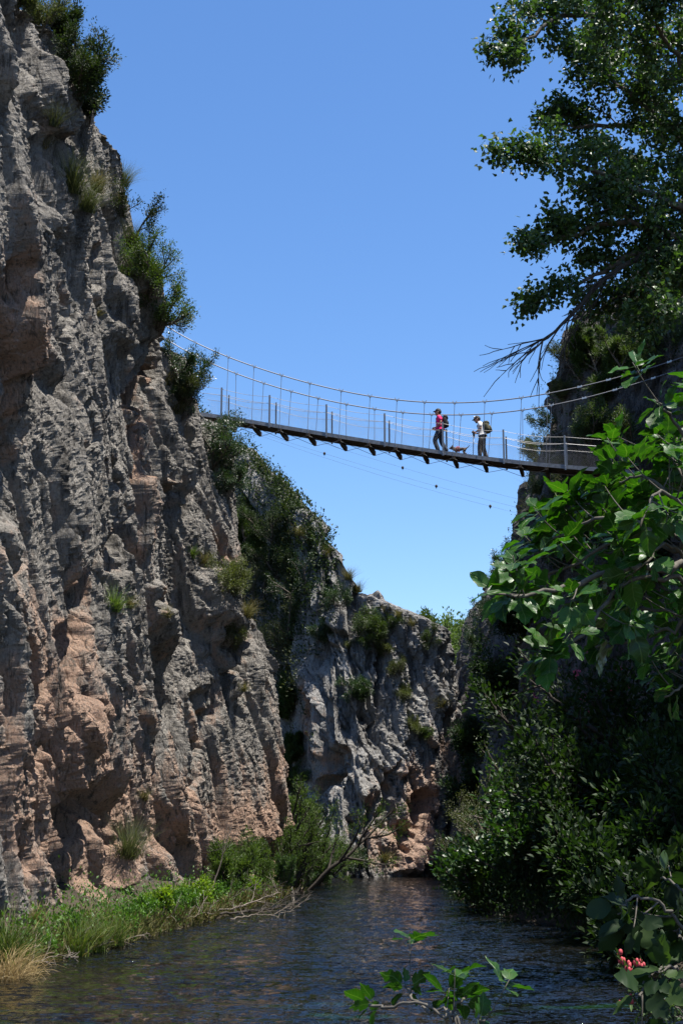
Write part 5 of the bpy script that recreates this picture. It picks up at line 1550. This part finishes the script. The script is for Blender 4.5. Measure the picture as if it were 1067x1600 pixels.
FB = [
    ([(1130, 960), (1040, 890), (960, 893), (890, 915), (820, 930), (765, 928)], 8.0, 7.4, .028, 8),
    ([(1130, 930), (1050, 860), (985, 812), (915, 815), (855, 850)], 8.0, 8.5, .024, 8),
    ([(1130, 880), (1060, 790), (1005, 745), (955, 760)], 8.1, 8.6, .020, 7),
    ([(1130, 840), (1095, 730), (1055, 660), (1030, 630)], 8.0, 7.7, .020, 4),
    ([(1140, 800), (1100, 700), (1085, 610)], 8.3, 8.3, .018, 4),
    ([(1130, 990), (1030, 905), (960, 925), (925, 975), (880, 1015), (842, 1012)], 8.0, 7.5, .018, 5),
    ([(1130, 1040), (1050, 985), (985, 1000), (930, 1010)], 8.0, 8.3, .016, 5),
    ([(1130, 900), (1030, 835), (950, 850), (890, 885), (810, 905)], 8.2, 8.8, .020, 8),
    ([(1130, 860), (1080, 800), (1030, 770), (1000, 820)], 7.8, 7.3, .018, 6),
    ([(1130, 900), (1090, 820), (1060, 730), (1030, 700)], 8.4, 8.8, .018, 6),
    ([(1130, 960), (1080, 880), (1040, 850), (1010, 880)], 7.9, 7.6, .018, 5),
    ([(1140, 1120), (1080, 1070), (1040, 1090)], 8.2, 8.0, .014, 4),
    ([(1130, 900), (1060, 840), (1000, 800), (930, 775)], 8.6, 9.2, .016, 8),
    ([(1130, 950), (1050, 930), (980, 870), (900, 860)], 8.6, 9.3, .016, 8),
    ([(1130, 1000), (1060, 960), (1000, 950), (900, 950)], 8.5, 9.2, .016, 8),
    ([(1130, 860), (1070, 770), (1040, 740)], 8.6, 9.2, .016, 6),
]
fig_plant('fig_tree', fr, FB, 'fig tree in the right foreground with big glossy lobed leaves over the gorge', 'tree', g, .14, (6, 11))
fig_plant('fig_sapling', (2.75, 8.2, .25), [([(1090, 1480), (1040, 1420), (990, 1400), (965, 1430)], 8.2, 8.0, .012, 4), ([(1100, 1440), (1060, 1390), (1030, 1370)], 8.2, 8.6, .012, 3),
          ([(1090, 1560), (1050, 1510), (1010, 1530), (1000, 1560)], 8.2, 7.8, .012, 3), ([(1100, 1520), (1070, 1470), (1050, 1450)], 8.2, 8.4, .012, 3)],
          'young fig with dim leaves in the lower right corner by the water', 'sapling', g, .16, (4, 6), 'dark')  # uses the darkened leaf tone to paint this corner's shade
fig_plant('fig_sapling', (.42, 5.7, -.15), [([(718, 1640), (690, 1590), (650, 1565), (605, 1575), (572, 1570)], 5.9, 6.2, .006, 1), ([(712, 1640), (668, 1580), (645, 1558), (634, 1540)], 5.9, 6.4, .005, 1),
          ([(722, 1640), (705, 1600), (712, 1572), (730, 1556)], 5.9, 6.1, .005, 1), ([(735, 1650), (740, 1620), (755, 1592)], 5.9, 5.8, .005, 1)],
          'small fig shoot rising into the bottom edge of the picture over the water', 'sapling', np.random.default_rng(77), .092, (5, 8), 'fig', up=.45)

# oleander sprig with red buds
e = empty('oleander_sprig', (2.9, 9.6, .2), 0, 'oleander sprig with red buds reaching over the water at the lower right', 'oleander'); iv = Matrix.Translation((-2.9, -9.6, -.2))
mb = MB(); A = []; D = []; bud = MB()
for pts in ([(1080, 1600), (1040, 1570), (1000, 1545), (968, 1502)], [(1080, 1605), (1045, 1580), (1005, 1565), (985, 1520)], [(1085, 1600), (1050, 1570), (1010, 1540), (1000, 1510)], [(1090, 1610), (1060, 1590), (1020, 1585), (985, 1570)]):
    w = fair(pl(pts, 9.6, 9.4, (2.9, 9.6, .2)), 22, g, .004); mb.tube(w, np.linspace(.010, .003, 22), 5)
    for i in range(9, 22):
        for k in range(3): A.append(w[i] + g.normal(0, .006, 3)); D.append(unit(w[i] - w[i - 1]))
    for k in range(7):
        q = w[-1] + g.normal(0, .022, 3) + np.array([0, 0, .03]); bud.ball(q, .012, (1, 1, 1.7), 6, 5)
A, D = np.array(A), np.array(D); off = unit(g.normal(0, 1, A.shape))
V, T, rn = leaf_batch(A, D * .6 + off * .8, off * .2 + np.array([0, 0, .7]) + g.normal(0, .3, A.shape), g.uniform(.06, .115, len(A)), g.uniform(.016, .026, len(A)), g.random(len(A)), 'leaf6')
for nm, m__, me in (('stems', M_PALE_BARK, mb.mesh('sprig_stems', [M_PALE_BARK], True)), ('crown', None, mk_mesh('sprig_leaves', V, None, T, {'rnd': rn}, [LM['oleander']])), ('buds', None, bud.mesh('sprig_buds', [M_BUD], True))):
    o = obj(nm, me, e); o.matrix_parent_inverse = iv

# dead branches lying in the river's edge
def dead_branch(pts, Y0, Y1, r, label, kids=9, mat=None, L=.7):
    w = fair(pl(pts, Y0, Y1), 22, g, .015); mb = MB(); mb.tube(w, np.linspace(r, r * .3, 22), 6); paths = []
    for k in range(kids):
        i = int(4 + 17 * (k + g.random()) / kids); i = min(i, 20); t = unit(w[i + 1] - w[i])
        grow(paths, [], g, w[i], unit(t + g.normal(0, .6, 3) + np.array([0, 0, .15])), L * g.uniform(.5, 1.2), r * .45, 1, dict(lev=2, kids=[0, 3], ang=34, ratio=.55, wig=.13, up=.0, apl=1, **{'from': .25}))
    for p_, r0, r1, lv in paths: mb.tube(p_, np.linspace(max(r0, .008), .005, len(p_)), 4, False)
    o = mb.build('dead_branch', mat or M_DEAD, None, True)
    return tag(o, label, 'branch', 'dead branches at the left waterline')
dead_branch([(300, 1440), (345, 1424), (400, 1408), (440, 1392)], 33.5, 40, .035, 'long dead branch lying along the left waterline', 12)
dead_branch([(340, 1428), (385, 1424), (425, 1420), (458, 1416)], 35, 37.5, .03, 'low dead branch stretching out over the river surface', 11, M_DARKTWIG)
dead_branch([(316, 1420), (335, 1380), (350, 1330), (362, 1290)], 36, 38, .03, 'dark leaning dead stem rising from the left bank', 6, M_DARKTWIG)
dead_branch([(330, 1425), (355, 1408), (385, 1390), (410, 1376)], 37, 39, .016, 'dark dead stem slanting right over the bank herbs', 6, M_DARKTWIG)
dead_branch([(360, 1436), (392, 1430), (430, 1428), (462, 1424)], 35, 36, .022, 'thin pale twigs at the outer end of the debris', 9, None, .5)
dead_branch([(459, 1417), (458, 1402), (456, 1386)], 40, 40.4, .04, 'pale broken stump standing up from the water', 3, M_PALE_BARK, .3)
dead_branch([(230, 1455), (262, 1442), (300, 1432), (330, 1424)], 29.5, 34, .02, 'grey twigs hanging along the undercut left bank', 12, None, .5)
dead_branch([(100, 1498), (140, 1484), (180, 1474), (215, 1462)], 24, 27.5, .016, 'bent grey twigs under the arching grass', 10, None, .4)
dead_branch([(0, 1530), (30, 1512), (70, 1500), (110, 1490)], 21, 23.6, .016, 'grey twigs at the waterline below the straw grass', 9, None, .35)
